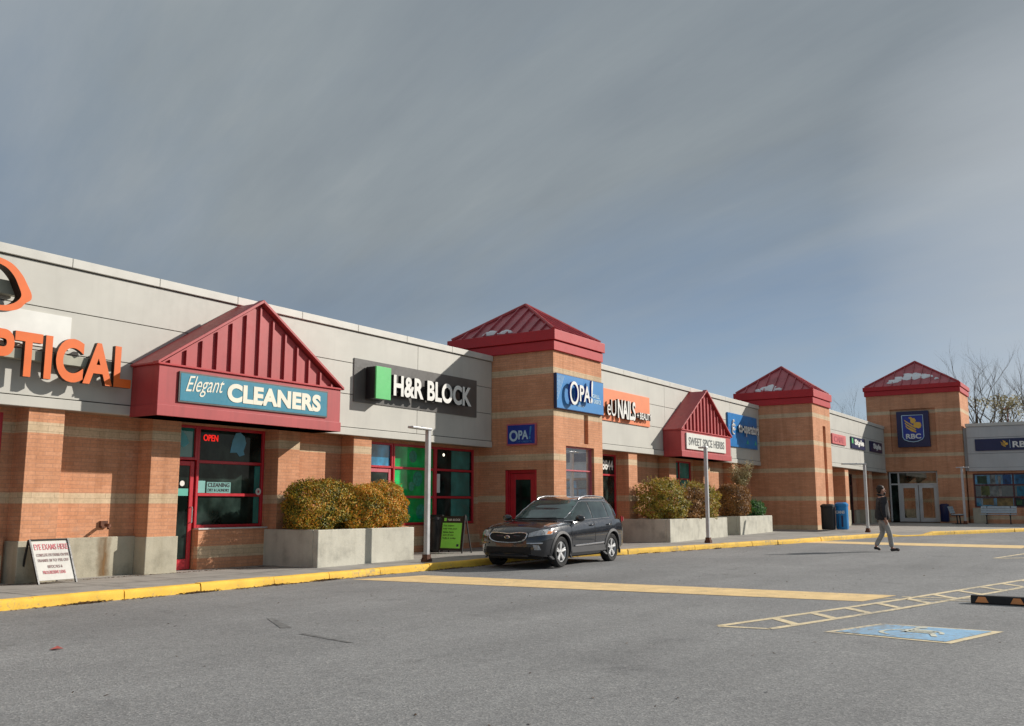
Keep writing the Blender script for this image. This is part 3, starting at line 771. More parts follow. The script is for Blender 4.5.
# snow on the roofs
def snow(label, pts):
    m = MB()
    for (c, rx, ry, up) in pts:
        c = Vector(c); up = Vector(up).normalized(); t = up.orthogonal()
        ys_ = Vector((0,1,0)); ys_ = (ys_-up*ys_.dot(up)).normalized(); xs_ = ys_.cross(up)
        o = len(m.v); N = 14
        m.v.append(tuple(c+up*.07))
        for ring, hh in ((.5,.06),(1.,.0)):
            for k in range(N):
                a = 2*math.pi*k/N; q = ring*(1+.22*math.sin(3*a+c.x)+.15*math.sin(5*a+c.y))
                m.v.append(tuple(c+ys_*(rx*q*math.cos(a))+xs_*(ry*q*math.sin(a))+up*hh))
        for k in range(N):
            m.f.append([o, o+1+k, o+1+(k+1) % N]); m.mi.append(0)
            m.f.append([o+1+k, o+1+N+k, o+1+N+(k+1) % N, o+1+(k+1) % N]); m.mi.append(0)
    tag(m.build('snow_patch', M['snow'], smooth=80), label, 'snow', kind='stuff')
def slope_w(T, peak, x0, ze, y, t):   # point on the west roof slope, t from eave to peak
    return (x0+(peak[0]-x0)*t, y, ze+(peak[2]-ze)*t+.01)
n1 = (-(7.3-6.17), 0, 23.2-21.74)
snow('old snow caught above the eave of the nearest tower roof', [(slope_w(0,(23.2,0,7.30),21.74,6.17,15.1,.10),.26,.13,n1),(slope_w(0,(23.2,0,7.30),21.74,6.17,14.55,.08),.22,.09,n1)])
n2 = (-(7.4-6.2), 0, 40.9-39.48)
snow('old snow caught above the eave of the middle tower roof', [(slope_w(0,(40.9,0,7.4),39.48,6.2,12.7,.14),.34,.24,n2),(slope_w(0,(40.9,0,7.4),39.48,6.2,13.15,.06),.15,.1,n2),(slope_w(0,(40.9,0,7.4),39.48,6.2,12.25,.06),.2,.08,n2)])
n3 = (-(9.3-7.82), 0, 55.75-53.98)
snow('band of old snow across the far tower roof', [(slope_w(0,(55.75,0,9.3),53.98,7.82,y,t),r1,r2,n3) for y, t, r1, r2 in ((10.45,.18,.28,.2),(10.1,.28,.35,.24),(9.6,.36,.45,.33),(9.2,.36,.4,.32),(8.75,.33,.32,.22),(8.2,.2,.12,.08))])

# ------------------------------------------------------------------ middle shop row
B = thing('shop_building', 'middle brick shop row between the first and second towers', 'shop building', (32,13.2,.15))
WB = 13.6
m = MB(); holes_wall(m, 'y', WB, WB+.3, 24.6, 39.6, 0, 3.05, [(24.7,26.75,.1,2.95),(30.7,32.9,.95,2.95)])
M['brickB'] = brick_mat('brick_middle_row', [2.72, 1.58, .5])
m.build('wall', M['brickB'], B)
for a, b in ((26.83,27.46),(29.97,30.57),(33.1,33.75),(36.2,36.85)):
    brickbox(B, 'pillar', M['brickB'], (a, b, 13.2, WB-.003, 0, 3.04), bevel=.006)
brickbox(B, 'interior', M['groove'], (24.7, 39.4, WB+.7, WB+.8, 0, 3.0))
brickbox(B, 'soffit', M['soffit'], (24.6, 39.48, 13.2, WB+.3, 3.035, 3.07))
fascia(B, 24.6, 39.48, 13.15, 3.03, 5.62, [3.97, 4.71], [29.6, 36.0], [26.4,28.2,30,31.8,33.6,35.4,37.2], M['fascia'])
brickbox(B, 'roof', M['roofing'], (24.6, 39.48, 13.8, 40, 5.0, 5.42))
window(B, 24.75, 26.75, WB+.04, .16, 2.95, [25.8], [2.30], M['redframe'], M['glass'])
window(B, 30.75, 32.85, WB+.04, .95, 2.95, [31.8], [2.3], M['redframe'], M['glass_teal'])
# ------------------------------------------------------------------ far shop row
C = thing('shop_building', 'far brick shop row between the second and third towers', 'shop building', (48,11,.3))
M['brickC'] = brick_mat('brick_far_row', [2.80, 1.66, .62])
WC = 11.7
m = MB(); holes_wall(m, 'y', WC, WC+.3, 42.2, 54.0, 0, 3.08, [(42.5,44.2,.3,2.9),(47.0,49.3,.3,2.9)]); m.build('wall', M['brickC'], C)
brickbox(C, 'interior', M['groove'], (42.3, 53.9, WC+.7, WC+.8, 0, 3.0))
window(C, 42.55, 44.2, WC+.04, .35, 2.9, [43.4], [2.3], M['darkframe'], M['glass'])
window(C, 47.0, 49.3, WC+.04, .35, 2.9, [48.1], [2.3], M['darkframe'], M['glass'])
for a, b in ((45.35,46.0),(50.2,50.9)):
    brickbox(C, 'pillar', M['brickC'], (a, b, 11.08, WC-.003, 0, 3.07), bevel=.006)
    brickbox(C, 'pillar_base', M['concrete'], (a-.03, b+.03, 11.05, WC-.004, 0, 1.12), bevel=.01)
brickbox(C, 'wall_base', M['concrete'], (46.03, 46.98, WC-.1, WC-.002, 0, 1.1)); brickbox(C, 'wall_base', M['concrete'], (49.32, 50.17, WC-.1, WC-.002, 0, 1.1)); brickbox(C, 'wall_base', M['concrete'], (50.93, 54, WC-.1, WC-.002, 0, 1.1))
brickbox(C, 'soffit', M['soffit'], (42.25, 53.98, 11.05, WC+.3, 3.075, 3.10))
fascia(C, 42.26, 53.97, 11.0, 3.07, 5.62, [4.0, 4.74], [48.2], [44,45.8,47.6,49.4,51.2,52.8], M['fascia'], depth=.9)
brickbox(C, 'roof', M['roofing'], (42.26, 53.9, 12, 40, 5.0, 5.42))
# ------------------------------------------------------------------ bank wing (faces -X)
W = thing('shop_building', 'grey fronted bank wing at the right edge with the long navy sign', 'shop building', (54.4,3,.4))
M['brickW'] = brick_mat('brick_bank_wing', [.70, 1.68, 2.84])
XW = 54.3
m = MB(); holes_wall(m, 'x', XW+.15, XW+.45, -12, 7.05, 0, 3.15, [(-11,6.78,1.22,2.98)]); m.box(XW+.10,XW+.148,6.80,7.05,0,3.1); m.build('wall', M['brickW'], W)
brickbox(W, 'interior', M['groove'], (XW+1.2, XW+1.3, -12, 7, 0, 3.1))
brickbox(W, 'return_wall', M['fasciaG'], (XW+.12, XW+.5, 6.935, 7.095, 3.12, 5.4))
brickbox(W, 'corner_block', M['concrete'], (XW-.25, XW+.1, 6.25, 6.85, 0, 1.2), bevel=.01)
brickbox(W, 'fascia_backing', M['groove'], (XW+.03, XW+.8, -12, 6.93, 3.12, 5.5))
m = MB()
for a, b in ((-12,-3),(-2.988,2.0),(2.012,6.93)):
    for c, d in ((3.29,4.0),(4.014,4.84),(4.854,5.42)): m.box(XW, XW+.028, a, b, c, d)
m.build('fascia_panels', M['fasciaG'], W, bevel=.003, segs=1)
brickbox(W, 'drip_trim', M['fasciaG'], (XW-.025, XW+.2, -12, 6.93, 3.10, 3.28), bevel=.008)
brickbox(W, 'coping', M['coping'], (XW-.05, XW+.9, -12, 6.97, 5.43, 5.60), bevel=.008)
brickbox(W, 'roof', M['roofing'], (XW+.9, 90, -12, 6.9, 5.0, 5.4))
window(W, -11, 6.78, XW+.20, 1.22, 2.98, [4.93,3.1,1.2,-.7,-2.6,-4.5,-6.4,-8.5], [2.38,1.75], M['darkframe'], [M['glass_blue'],M['glass_store'],M['glass_blue'],M['glass_store'],M['glass_store'],M['glass'],M['glass_store'],M['glass_blue']], fw=.07, axis='x')
wd = M['whitesign']
PT = [((.03,.10,.05),6.6,6.15,2.45,2.85),((.20,.24,.06),6.45,6.05,1.85,2.32),((.30,.20,.07),6.4,5.9,1.35,1.7),((.35,.38,.36),6.0,5.75,1.7,2.9),((.02,.12,.35),5.4,5.02,2.4,2.9),((.36,.24,.08),5.75,5.0,1.3,1.72),((.45,.42,.38),5.62,5.5,1.8,2.85),((.02,.20,.42),4.85,3.2,2.42,2.9),((.02,.25,.40),4.8,4.3,1.8,2.3),((.6,.42,.02),4.62,4.42,1.95,2.15),((.5,.05,.03),4.66,4.5,1.66,1.9),((.05,.16,.05),4.85,4.6,1.35,1.6)]
for k, (c_, a, b, z0, z1) in enumerate(PT):
    p_ = thing('window_poster', ['dark green poster at the top left of the bank window','olive picture in the left middle of the bank window','ochre box picture low at the left of the bank window','tall pale grey hanging banner in the bank window','deep blue poster left of the brick mullion of the bank window','wide tan board low in the bank window','thin cream hanging strip in the bank window','wide blue banner right of the bank window mullion','turquoise poster right of the bank window mullion','small yellow flower picture in the bank window','small red flower picture in the bank window','dark green leaf picture low in the bank window'][k], 'poster', (XW+.2,a,z0))
    flat_sign(p_, 'print', simple('poster_print', tuple(v*.6 for v in c_), .5, var=.45, vscale=5), b, a, XW+.212-.001*(k % 3), z0, z1, .003, 'x')

# ------------------------------------------------------------------ signs
def sign(label, loc, group=None, name='shop_sign'): return thing(name, label, 'sign', loc, 0, group)
# optical: orange channel letters + spectacle outline
S = sign('orange OPTICAL channel letters with spectacle frame outline over the left shop', (7,14.9,3.4))
flat_sign(S, 'white_panel', M['white'], 5.2, 8.97, 14.978, 4.0, 4.57, .02)
brickbox(S, 'raceway', simple('raceway', (.36,.35,.27), .5), (5.0, 9.75, 14.78, 14.94, 3.72, 3.88), bevel=.006)
lettering('OPTICAL', (6.88,14.78,3.42), UX, 3.12, .74, .09, M['orange'], S, bold=.036, split=True, retmat=M['dkreturn'], space=1.10)
# spectacle lens outline: flattened ring with a side lug
pts = [(-.95,0),(-.9,.28),(-.6,.42),(0,.44),(.4,.40),(.62,.22),(.72,.05),(.80,-.08),(.80,-.18),(.70,-.24),(.62,-.36),(.40,-.43),(0,-.42),(-.5,-.40),(-.85,-.28)]
inn = [(-.84,0),(-.8,.22),(-.55,.33),(0,.35),(.33,.31),(.50,.16),(.58,.0),(.62,-.08),(.63,-.14),(.60,-.2),(.52,-.28),(.34,-.35),(0,-.34),(-.45,-.32),(-.75,-.22)]
def smooth_loop(p, k=3):
    for _ in range(k):
        q = []
        for a, b in zip(p, p[1:]+p[:1]): q += [(a[0]*.75+b[0]*.25, a[1]*.75+b[1]*.25), (a[0]*.25+b[0]*.75, a[1]*.25+b[1]*.75)]
        p = q
    return p
po, pi_ = smooth_loop(pts), smooth_loop(inn); N = len(po); cx, cz = 7.25, 4.84
m = MB(); vs = []
for yy in (14.60, 14.80):
    vs += [(cx+a, yy, cz+b) for a, b in po]+[(cx+a, yy, cz+b) for a, b in pi_]
fs = []
for i in range(N):
    j = (i+1) % N
    m.cur = 0; m.v = vs; m.f.append([i, j, N+j, N+i]); m.mi.append(0)
    m.f.append([2*N+i, 2*N+j, 3*N+j, 3*N+i]); m.mi.append(1)
    m.f.append([i, 2*N+i, 2*N+j, j]); m.mi.append(1); m.f.append([N+i, N+j, 3*N+j, 3*N+i]); m.mi.append(1)
m.build('spectacle_outline', [M['orange'], M['dkreturn']], S)
brickbox(S, 'bracket', simple('bracket', (.36,.35,.27), .5), (6.5, 7.95, 14.80, 14.95, 4.74, 4.96))

# cleaners
S = sign('teal Elegant CLEANERS sign on the near gable canopy', (12.5,14.18,3.2))
brickbox(S, 'frame', M['signgrey'], (10.62,14.38,14.165,14.198,3.22,3.78), bevel=.004)
flat_sign(S, 'panel', M['teal'], 10.65, 14.35, 14.164, 3.25, 3.75, .004)
lettering('Elegant', (10.76,14.159,3.33), UX, .86, .38, .006, M['cream'], S, bold=0, shear=.45, rise=.05)
lettering('CLEANERS', (11.70,14.159,3.32), UX, 2.46, .36, .008, M['cream'], S, bold=.05, space=1.05)
# tax office
S = sign('charcoal H&R BLOCK sign with green block beside the first tower', (18.5,14.95,3.8))
brickbox(S, 'panel', M['signgrey'], (16.02,20.97,14.955,14.976,3.77,4.80))
brickbox(S, 'green_block', M['green'], (16.40,16.93,14.60,14.64,3.86,4.63), bevel=.004)
brickbox(S, 'block_return', M['black'], (16.405,16.925,14.641,14.929,3.865,4.625))
lettering('H&R BLOCK', (17.15,14.80,4.0), UX, 3.22, .52, .10, M['white'], S, bold=.035, split=True, retmat=M['black'], space=1.02)
# OPA signs
S = sign('small royal blue OPA! sign over the side door of the nearest tower', (21.74,13.95,3.0))
brickbox(S, 'frame', M['pinkframe'], (21.70,21.757,13.47,14.44,3.01,3.61), bevel=.004)
flat_sign(S, 'panel', M['royal'], 13.51, 14.40, 21.699, 3.05, 3.57, .004, 'x')
lettering('O', (21.694,14.34,3.12), UY, .28, .31, .006, M['paleblue'], S, bold=.03)
lettering('PA', (21.694,14.04,3.17), UY, .32, .25, .006, M['paleblue'], S, bold=.03)
lettering('!', (21.694,13.70,3.17), UY, .09, .36, .006, M['skyblue'], S, bold=.03, shear=.2)
lettering('OF GREECE', (21.694,14.10,3.085), UY, .5, .05, .003, M['skyblue'], S)
S = sign('large sky blue OPA! sign wrapping the front of the nearest tower', (23,12.75,4))
brickbox(S, 'cabinet', M['navy'], (21.77,24.52,12.85,12.937,3.99,4.97), bevel=.006)
flat_sign(S, 'panel', M['skyblue'], 21.79, 24.50, 12.849, 4.01, 4.95, .005)
lettering('O', (22.24,12.76,4.13), UX, .50, .66, .07, M['white'], S, bold=.0, retmat=M['royal'])
lettering('PA', (22.80,12.76,4.26), UX, .62, .46, .07, M['white'], S, bold=.02, retmat=M['royal'])
lettering('!', (23.45,12.76,4.26), UX, .13, .66, .07, M['white'], S, bold=.03, shear=.15, retmat=M['royal'])
lettering('GRILL', (23.80,12.843,4.46), UX, .46, .11, .006, M['paleblue'], S, bold=.02)
lettering('OF GREECE', (23.68,12.843,4.30), UX, .64, .12, .006, M['paleblue'], S, bold=.02)
lettering('SOUVLAKI', (22.95,12.843,4.13), UX, .36, .06, .005, M['paleblue'], S)
m = MB()
for i in range(7): m.bar((21.82+i*.06,12.842,4.91), (21.80,12.842,4.83-i*.10), .012, .006, (0,1,0))
m.build('corner_stripes', M['paleblue'], S)
# nails
S = sign('coral sign with black rimmed NAILS letters right of the nearest tower', (26.5,13.1,3.9))
brickbox(S, 'panel', M['orangeback'], (24.75,28.3,13.11,13.146,3.92,4.90), bevel=.004)
lettering('eU', (25.0,13.04,4.06), UX, .58, .50, .07, M['white'], S, bold=.0, split=True, retmat=M['black'])
lettering('NAILS', (25.70,13.04,4.02), UX, 1.24, .60, .07, M['white'], S, bold=.03, split=True, retmat=M['black'], space=1.0)
lettering('+ BEAUTY', (27.05,13.04,4.10), UX, 1.10, .22, .07, M['white'], S, bold=.02, split=True, retmat=M['black'])
# phone number on the glass
S = sign('white phone number lettering on the dark glass beside the nearest tower', (26,WB,2.5))
lettering('-8844', (25.75,WB+.04,2.46), UX, .85, .30, .004, M['white'], S, bold=.03)
# gable sign
S = sign('white sign board with grey capitals on the second gable canopy', (31,12.2,3.3))
brickbox(S, 'board', M['whitesign'], (29.75,33.45,12.43,12.477,3.26,3.81), bevel=.004)
lettering('SWEET SPICE HERBS', (29.92,12.427,3.40), UX, 3.35, .27, .004, simple('grey_capitals', (.10,.11,.11), .6), S, bold=.01)
# insurance sign
S = sign('bright blue co-operators sign left of the middle tower', (37.5,13.1,3.7))
brickbox(S, 'panel', M['coopblue'], (35.55,39.0,13.08,13.146,3.68,5.02), bevel=.004)
lettering('co-operators', (36.55,13.03,4.14), UX, 2.42, .52, .03, M['white'], S, bold=.03, retmat=M['navy'])
m = MB()
for k in range(3):
    pts = [(36.08+.18*math.cos(a)*(1 if k < 2 else .5), 13.05, 4.30+.16*k+.12*math.sin(a)) for a in [R(30+25*i) for i in range(11)]]
    m.tube(pts, .03, 6)
m.build('emblem', M['white'], S)
m = MB()
for x in (37.6,38.6): m.prism([(x,3.86),(x+.3,3.86),(x+.15,4.05)], 'xz', 13.07, 13.079)
m.build('triangles', simple('teal_mark', (.05,.4,.35), .5), S)
# far row signs
S = sign('small pinkish red sign, leftmost on the far shop row', (44,10.98,4.1))
brickbox(S, 'panel', simple('pink_red_sign', (.62,.13,.13), .5, var=.1), (42.9,45.3,10.94,10.997,4.11,4.56), bevel=.004)
lettering('CAFE', (43.15,10.935,4.2), UX, 1.7, .26, .006, M['pinkframe'], S, bold=.02)
S = sign('dark sign with white Style lettering, sunlit one in the middle of the far row', (47.8,10.98,4.1))
brickbox(S, 'panel', M['navy'], (46.35,49.15,10.94,10.997,4.07,4.62), bevel=.004)
lettering('Style', (46.95,10.935,4.17), UX, 1.9, .36, .012, M['white'], S, bold=.06)
flat_sign(S, 'green_mark', M['green'], 46.45, 46.7, 10.938, 4.3, 4.55, .004)
S = sign('dark sign with white Style lettering, shaded one next to the far tower', (51.7,10.98,4.1))
brickbox(S, 'panel', M['navy'], (50.3,53.05,10.94,10.997,4.08,4.63), bevel=.004)
lettering('Style', (50.95,10.935,4.18), UX, 1.8, .36, .012, M['white'], S, bold=.06)
# bank signs
def lion(parent, xo, yo, zo, s):
    """abstract lion with stripes inside a shield; yo,zo = lower left seen from -X; s = width"""
    def pl(pts, mat, nm, d):
        m = MB(); m.prism([(yo-a*s, zo+b*s) for a, b in pts], 'yz', xo-d, xo); m.build(nm, mat, parent)
    pl([(.28,.95),(.42,1.0),(.52,.9),(.62,.92),(.70,.76),(.60,.62),(.46,.60),(.38,.70),(.40,.84)], M['gold'], 'emblem_head', .010)
    pl([(.55,.60),(.70,.68),(.92,.66),(.98,.50),(.93,.34),(.80,.30),(.66,.36),(.55,.48)], M['gold'], 'emblem_orb', .011)
    for k in range(3):
        b = .74-.16*k; pl([(.06+.03*k,b+.10),(.20,b-.02),(.48+.05*k,b-.22),(.68,b-.36+.03*k),(.66,b-.42+.03*k),(.42,b-.27),(.16,b-.07),(.05+.03*k,b+.04)], M['gold'], 'emblem_stripe', .009)
def ringline(parent, name, mat, pts, xo, r, closed=True):
    m = MB(); P = [(xo, a, b) for a, b in pts]
    if closed: P.append(P[0])
    m.tube(P, r, 5); m.build(name, mat, parent)
S = sign('square navy bank sign with golden lion shield in the tower recess', (53.9,9.45,4.4))
brickbox(S, 'cabinet', M['navy'], (53.86,54.13,8.66,10.28,4.44,6.37), bevel=.012)
flat_sign(S, 'shield', M['royal'], 8.96, 9.98, 53.858, 4.85, 6.12, .006, 'x')
ringline(S, 'shield_outline', M['paleblue'], [(10.0,6.15),(8.94,6.15),(8.94,4.98),(9.02,4.84),(9.25,4.74),(9.47,4.71),(9.69,4.74),(9.92,4.84),(10.0,4.98)], 53.84, .022)
lion(S, 53.85, 9.93, 5.15, .92)
lettering('RBC', (53.85,9.84,4.88), UY, .76, .27, .008, M['white'], S, bold=.03)
S = sign('long navy bank sign with white letters on the grey wing', (54.28,4,4.2))
brickbox(S, 'panel', M['navy'], (54.24,54.297,-6,6.55,4.15,4.76), bevel=.004)
lettering('RBC', (54.236,4.80,4.28), UY, .95, .32, .008, M['white'], S, bold=.03)
lettering('Royal Bank', (54.236,3.6,4.28), UY, 2.2, .34, .008, M['white'], S, bold=.01)
m = MB(); m.box(54.232,54.239,4.91,4.93,4.26,4.68); m.build('divider', M['paleblue'], S)
lion(S, 54.236, 5.36, 4.30, .36)

# ------------------------------------------------------------------ lamp posts
def lamp(label, x, y, h, armdir, armlen, yaw=0, double=False):
    z = gz(x)+WK
    T = thing('street_lamp', label, 'lamp post', (x,y,z), 0, 'lamp posts along the pavement')
    m = MB(); m.box(x-.05,x+.05,y-.05,y+.05,z+.02,z+h); m.build('pole', M['polewhite'], T, bevel=.012)
    m = MB(); m.box(x-.09,x+.09,y-.09,y+.09,z,z+.06); 
    for i in (-1,1):
        for j in (-1,1): m.tube([(x+.07*i,y+.07*j,z+.05),(x+.07*i,y+.07*j,z+.09)], .012, 6)
    m.build('base_plate', M['rust'], T, bevel=.01)
    m = MB(); m.box(x-.068,x+.068,y-.068,y+.068,z+.06,z+.16); m.build('rusty_foot', M['rust'], T)
    d = Vector(armdir).normalized(); zt = z+h
    m = MB(); a = Vector((x,y,zt-.03)); 
    if double: a = a-d*armlen*.5
    b = a+d*armlen*(1)
    m.bar(a-d*.06, b, .15, .05); m.build('lamp_head', M['steel'], T, bevel=.015)
    m = MB(); mid = a.lerp(b,.35); m.tube([mid+Vector((0,0,.015)), mid+Vector((0,0,.05))], [.03,.02], 8); m.build('photocell', M['steel'], T)
    return T
lamp('square steel lamp post at the kerb in front of the tax office', 16.32, 12.96, 2.93, (-.95,-.1,.0), .72)
lamp('rust stained lamp post in front of the second gable canopy', 27.10, 10.72, 2.90, (.1,1,0), .22)
lamp('lamp post near the blue recycling bin, behind the walking person', 37.5, 8.42, 2.62, (-.5,.6,0), .9)
lamp('thin lamp post with flat T head in front of the far tower', 50, 6.70, 2.75, (0,1,0), .5, double=True)

# ------------------------------------------------------------------ planters and shrubs
def planter(label, x0, x1, y0, y1, h):
    z = gz(x0)+WK; T = thing('planter', label, 'planter', ((x0+x1)/2,(y0+y1)/2,z), 0, 'concrete planters')
    m = MB(); t = .14
    m.box(x0,x1,y0,y0+t,z-.03,h); m.box(x0,x1,y1-t,y1,z-.03,h); m.box(x0,x0+t,y0+t,y1-t,z-.03,h); m.box(x1-t,x1,y0+t,y1-t,z-.03,h)
    m.build('box', M['planter'], T, bevel=.015)
    m = MB(); m.box(x0+t,x1-t,y0+t,y1-t,z,h-.08); m.build('soil', M['soil'], T)
planter('long concrete planter in front of the tax office with trimmed cedars', 13.80, 16.85, 13.75, 15.44, .88)
planter('concrete planter with loose autumn shrubs behind the parked car', 26.72, 31.6, 11.78, 13.57, .94)
planter('concrete planter with a round clipped shrub by the middle tower', 32.95, 36.6, 11.80, 13.1, .96)

def shrub(label, mat, c, r, n, ls, p=3.0, group=None, name='shrub', stems=8, lump=.12, upr=0, cat='shrub'):
    """superellipsoid of small leaves with lumpy outline; c = base centre, r = half sizes (z = full height)"""
    T = thing(name, label, cat, c, 0, group)
    rnd = random.Random(hash((round(c[0],2), n)) & 0xffff)
    m = MB(); V = m.v; F = m.f
    ph = [rnd.uniform(0, 6.28) for _ in range(6)]
    for i in range(n):
        a = rnd.uniform(0, 2*math.pi); u = rnd.uniform(-.95, 1)
        ca, sa = math.cos(a), math.sin(a); cu = math.sqrt(max(0, 1-u*u))
        dx, dy, dz = ca*cu, sa*cu, u
        k = (abs(dx)**p+abs(dy)**p+abs(dz)**p)**(-1/p)
        depth = 1-abs(rnd.gauss(0, .13)); 
        L = 1+lump*(math.sin(3*a+ph[0]+2*u)*.6+math.sin(5*a*1+ph[1]-5*u)*.5+math.sin(9*u+ph[2]+4*a)*.45)+rnd.gauss(0,.025)
        k *= depth*L
        x = c[0]+dx*k*r[0]; y = c[1]+dy*k*r[1]; z = c[2]+r[2]*(.5+.5*dz*k)
        if z < c[2]+.01: continue
        q = Vector((dx+rnd.gauss(0,.7), dy+rnd.gauss(0,.7), dz*.6+rnd.gauss(0,.6)+.2)).normalized()
        t = q.orthogonal().normalized(); w = q.cross(t); an = rnd.uniform(0,6.28)
        t, w = t*math.cos(an)+w*math.sin(an), w*math.cos(an)-t*math.sin(an)
        s = ls*rnd.uniform(.6,1.3); P = Vector((x,y,z)); o = len(V)
        V.extend([tuple(P-t*s), tuple(P+w*s*.5+q*s*.2), tuple(P+t*s), tuple(P-w*s*.5)])
        F.append([o,o+1,o+2,o+3]); m.mi.append(0)
    for i in range(int(n/130)):      # upright sprigs breaking the outline
        a = rnd.uniform(0, 2*math.pi); rr = rnd.uniform(.2,.95); q = Vector((c[0]+math.cos(a)*r[0]*rr, c[1]+math.sin(a)*r[1]*rr, c[2]+r[2]*(.93-.25*rr**3)))
        d = Vector((rnd.gauss(0,.35)+math.cos(a)*.3, rnd.gauss(0,.35)+math.sin(a)*.3, 1)).normalized(); L = rnd.uniform(.05,.17)*(1.6 if lump > .15 else 1)
        for k in range(12):
            P = q+d*L*k/11*1.2+Vector((rnd.gauss(0,.010),rnd.gauss(0,.010),0)); t = Vector((rnd.gauss(0,1),rnd.gauss(0,1),rnd.gauss(.5,.6))).normalized()*ls*.8; w = t.orthogonal().normalized()*ls*.4
            o = len(V); V.extend([tuple(P-t),tuple(P+w),tuple(P+t),tuple(P-w)]); F.append([o,o+1,o+2,o+3]); m.mi.append(0)
    m.build('foliage', mat, T, fix=False)
    m = MB(); z0 = c[2]
    for i in range(stems):
        a = rnd.uniform(0,6.28); q = rnd.uniform(.2,.8)
        e = Vector((c[0]+math.cos(a)*r[0]*q, c[1]+math.sin(a)*r[1]*q, z0+r[2]*rnd.uniform(.6,.95)))
        b = Vector((c[0]+math.cos(a)*r[0]*.12, c[1]+math.sin(a)*r[1]*.12, z0-.08)); mid = b.lerp(e,.5)+Vector((rnd.uniform(-.05,.05),rnd.uniform(-.05,.05),.08))
        m.tube([b, mid, e], [.018,.012,.004], 5)
    m.build('stems', M['bark'], T)
    return T
zb = .80
G_ = 'trimmed cedars in the near planter'
shrub('green flat topped cedar at the left end of the near planter', M['leafM'], (14.48,14.40,zb), (.84,.52,1.08), 19000, .026, 3.2, lump=.12, group=G_)
shrub('orange tipped cedar in the middle of the near planter', M['leafA'], (15.45,14.22,zb), (.62,.45,.98), 13000, .026, 3.4, lump=.10, group=G_)
shrub('yellow green cedar at the right end of the near planter', M['leafA'], (16.30,14.30,zb), (.66,.48,1.06), 16000, .026, 3.0, lump=.12, group=G_)
shrub('loose yellow green shrub at the left of the second planter', M['leafB'], (27.75,12.45,.86), (1.12,.66,1.26), 10500, .036, 2.4, lump=.2)
shrub('dark red brown low shrub in the middle of the second planter', M['leafR'], (29.15,12.2,.86), (.85,.55,1.02), 6500, .036, 2.3, lump=.2)
shrub('loose gold and green shrub at the right of the second planter', M['leafB'], (30.45,12.35,.86), (1.05,.60,1.18), 9000, .036, 2.4, lump=.2)
shrub('rust brown clipped barrel shaped shrub in the third planter', M['leafR'], (33.75,12.35,.9), (.72,.60,1.20), 9000, .033, 3.2, lump=.04)
shrub('low bright green evergreen shrub beside the middle tower', M['leafE'], (35.6,12.35,.9), (.85,.55,.62), 5000, .036, 2.6, lump=.12)

def branches(m, rnd, base, d, L, r, depth, maxd, spread, leaves=None, tip=None):
    n = 4; pts = [Vector(base)]; dd = Vector(d).normalized(); rs = [r]
    for i in range(n):
        dd = (dd+Vector((rnd.gauss(0,.11), rnd.gauss(0,.11), rnd.gauss(.04,.06)))).normalized()
        pts.append(pts[-1]+dd*L/n); rs.append(r*(1-(i+1)/n*.55))
    m.tube(pts, rs, 5 if depth < 2 else 3, cap=False)
    if leaves is not None and depth >= maxd-1:
        for q in pts[1:]:
            for _ in range(leaves[1]):
                p = q+Vector((rnd.gauss(0,leaves[2]), rnd.gauss(0,leaves[2]), rnd.gauss(0,leaves[2])))
                t = Vector((rnd.gauss(0,1),rnd.gauss(0,1),rnd.gauss(0,1))).normalized()*leaves[3]; w = t.orthogonal().normalized()*leaves[3]*.6
                if leaves[4] is None or p.z < leaves[4]: leaves[0].add([p-t,p+w,p+t,p-w], [(0,1,2,3)])
    if depth >= maxd: return
    k = rnd.choice((3,3,4)) if depth else 5
    for i in range(k):
        t = rnd.uniform(.35,1) if i else 1; j = min(n-1, int(t*n)); q = pts[j].lerp(pts[j+1], t*n-j) if j < n else pts[-1]
        ax = Vector((rnd.gauss(0,1),rnd.gauss(0,1),rnd.gauss(0,.4))).normalized()
        nd_ = (dd+ax*spread*rnd.uniform(.5,1.1)).normalized()
        branches(m, rnd, q, nd_, L*rnd.uniform(.55,.8), rs[j]*.6, depth+1, maxd, spread, leaves)
def bare_tree(label, base, h, r, seed, lean=(0,0,1), maxd=4, spread=.75, leaf=None, name='bare_tree', group=None, cat='tree'):
    T = thing(name, label, cat, base, 0, group); rnd = random.Random(seed)
    m = MB(); z = Vector(base); top = z+Vector(lean).normalized()*h*.28
    m.tube([z-Vector((0,0,.05)), z.lerp(top,.5), top], [r, r*.85, r*.75], 8); m.build('trunk', M['bark'], T, smooth=60)
    m = MB(); lf = (MB(),)+leaf if leaf else None
    for i in range(4):
        d = (Vector(lean).normalized()+Vector((rnd.gauss(0,.35),rnd.gauss(0,.35),.2))).normalized()
        branches(m, rnd, top-Vector((0,0,.05*i)), d, h*.30, r*.55, 1, maxd, spread, lf)
    m.build('crown', M['bark'], T)
    if lf: lf[0].build('leaves', M['leafT'], T, fix=False)
    return T
shrubT = bare_tree('tall thin half bare shrub rising behind the barrel shaped shrub', (35.0,12.6,.9), 2.35, .03, 5, maxd=3, spread=.6, leaf=(9,.07,.04,None), name='tall_shrub', cat='shrub')
bare_tree('tall bare tree with a few dry leaves behind the bank wing', (75,8.3,.4), 12.2, .27, 11, maxd=5, spread=.55, leaf=(2,.35,.10,9.2), group='bare trees behind the shops')
bare_tree('bare dark branched tree at the right edge behind the bank wing', (74,5.4,.4), 11.8, .25, 23, maxd=5, spread=.52, group='bare trees behind the shops')
bare_tree('small bare tree top between the middle and far towers', (78,19.0,.4), 10.2, .18, 31, maxd=5, spread=.5, group='bare trees behind the shops')
cp = thing('roof_cupola', 'tiny dark red roof cap on a post seen among the bare trees', 'roof cap', (80,8.4,.4))
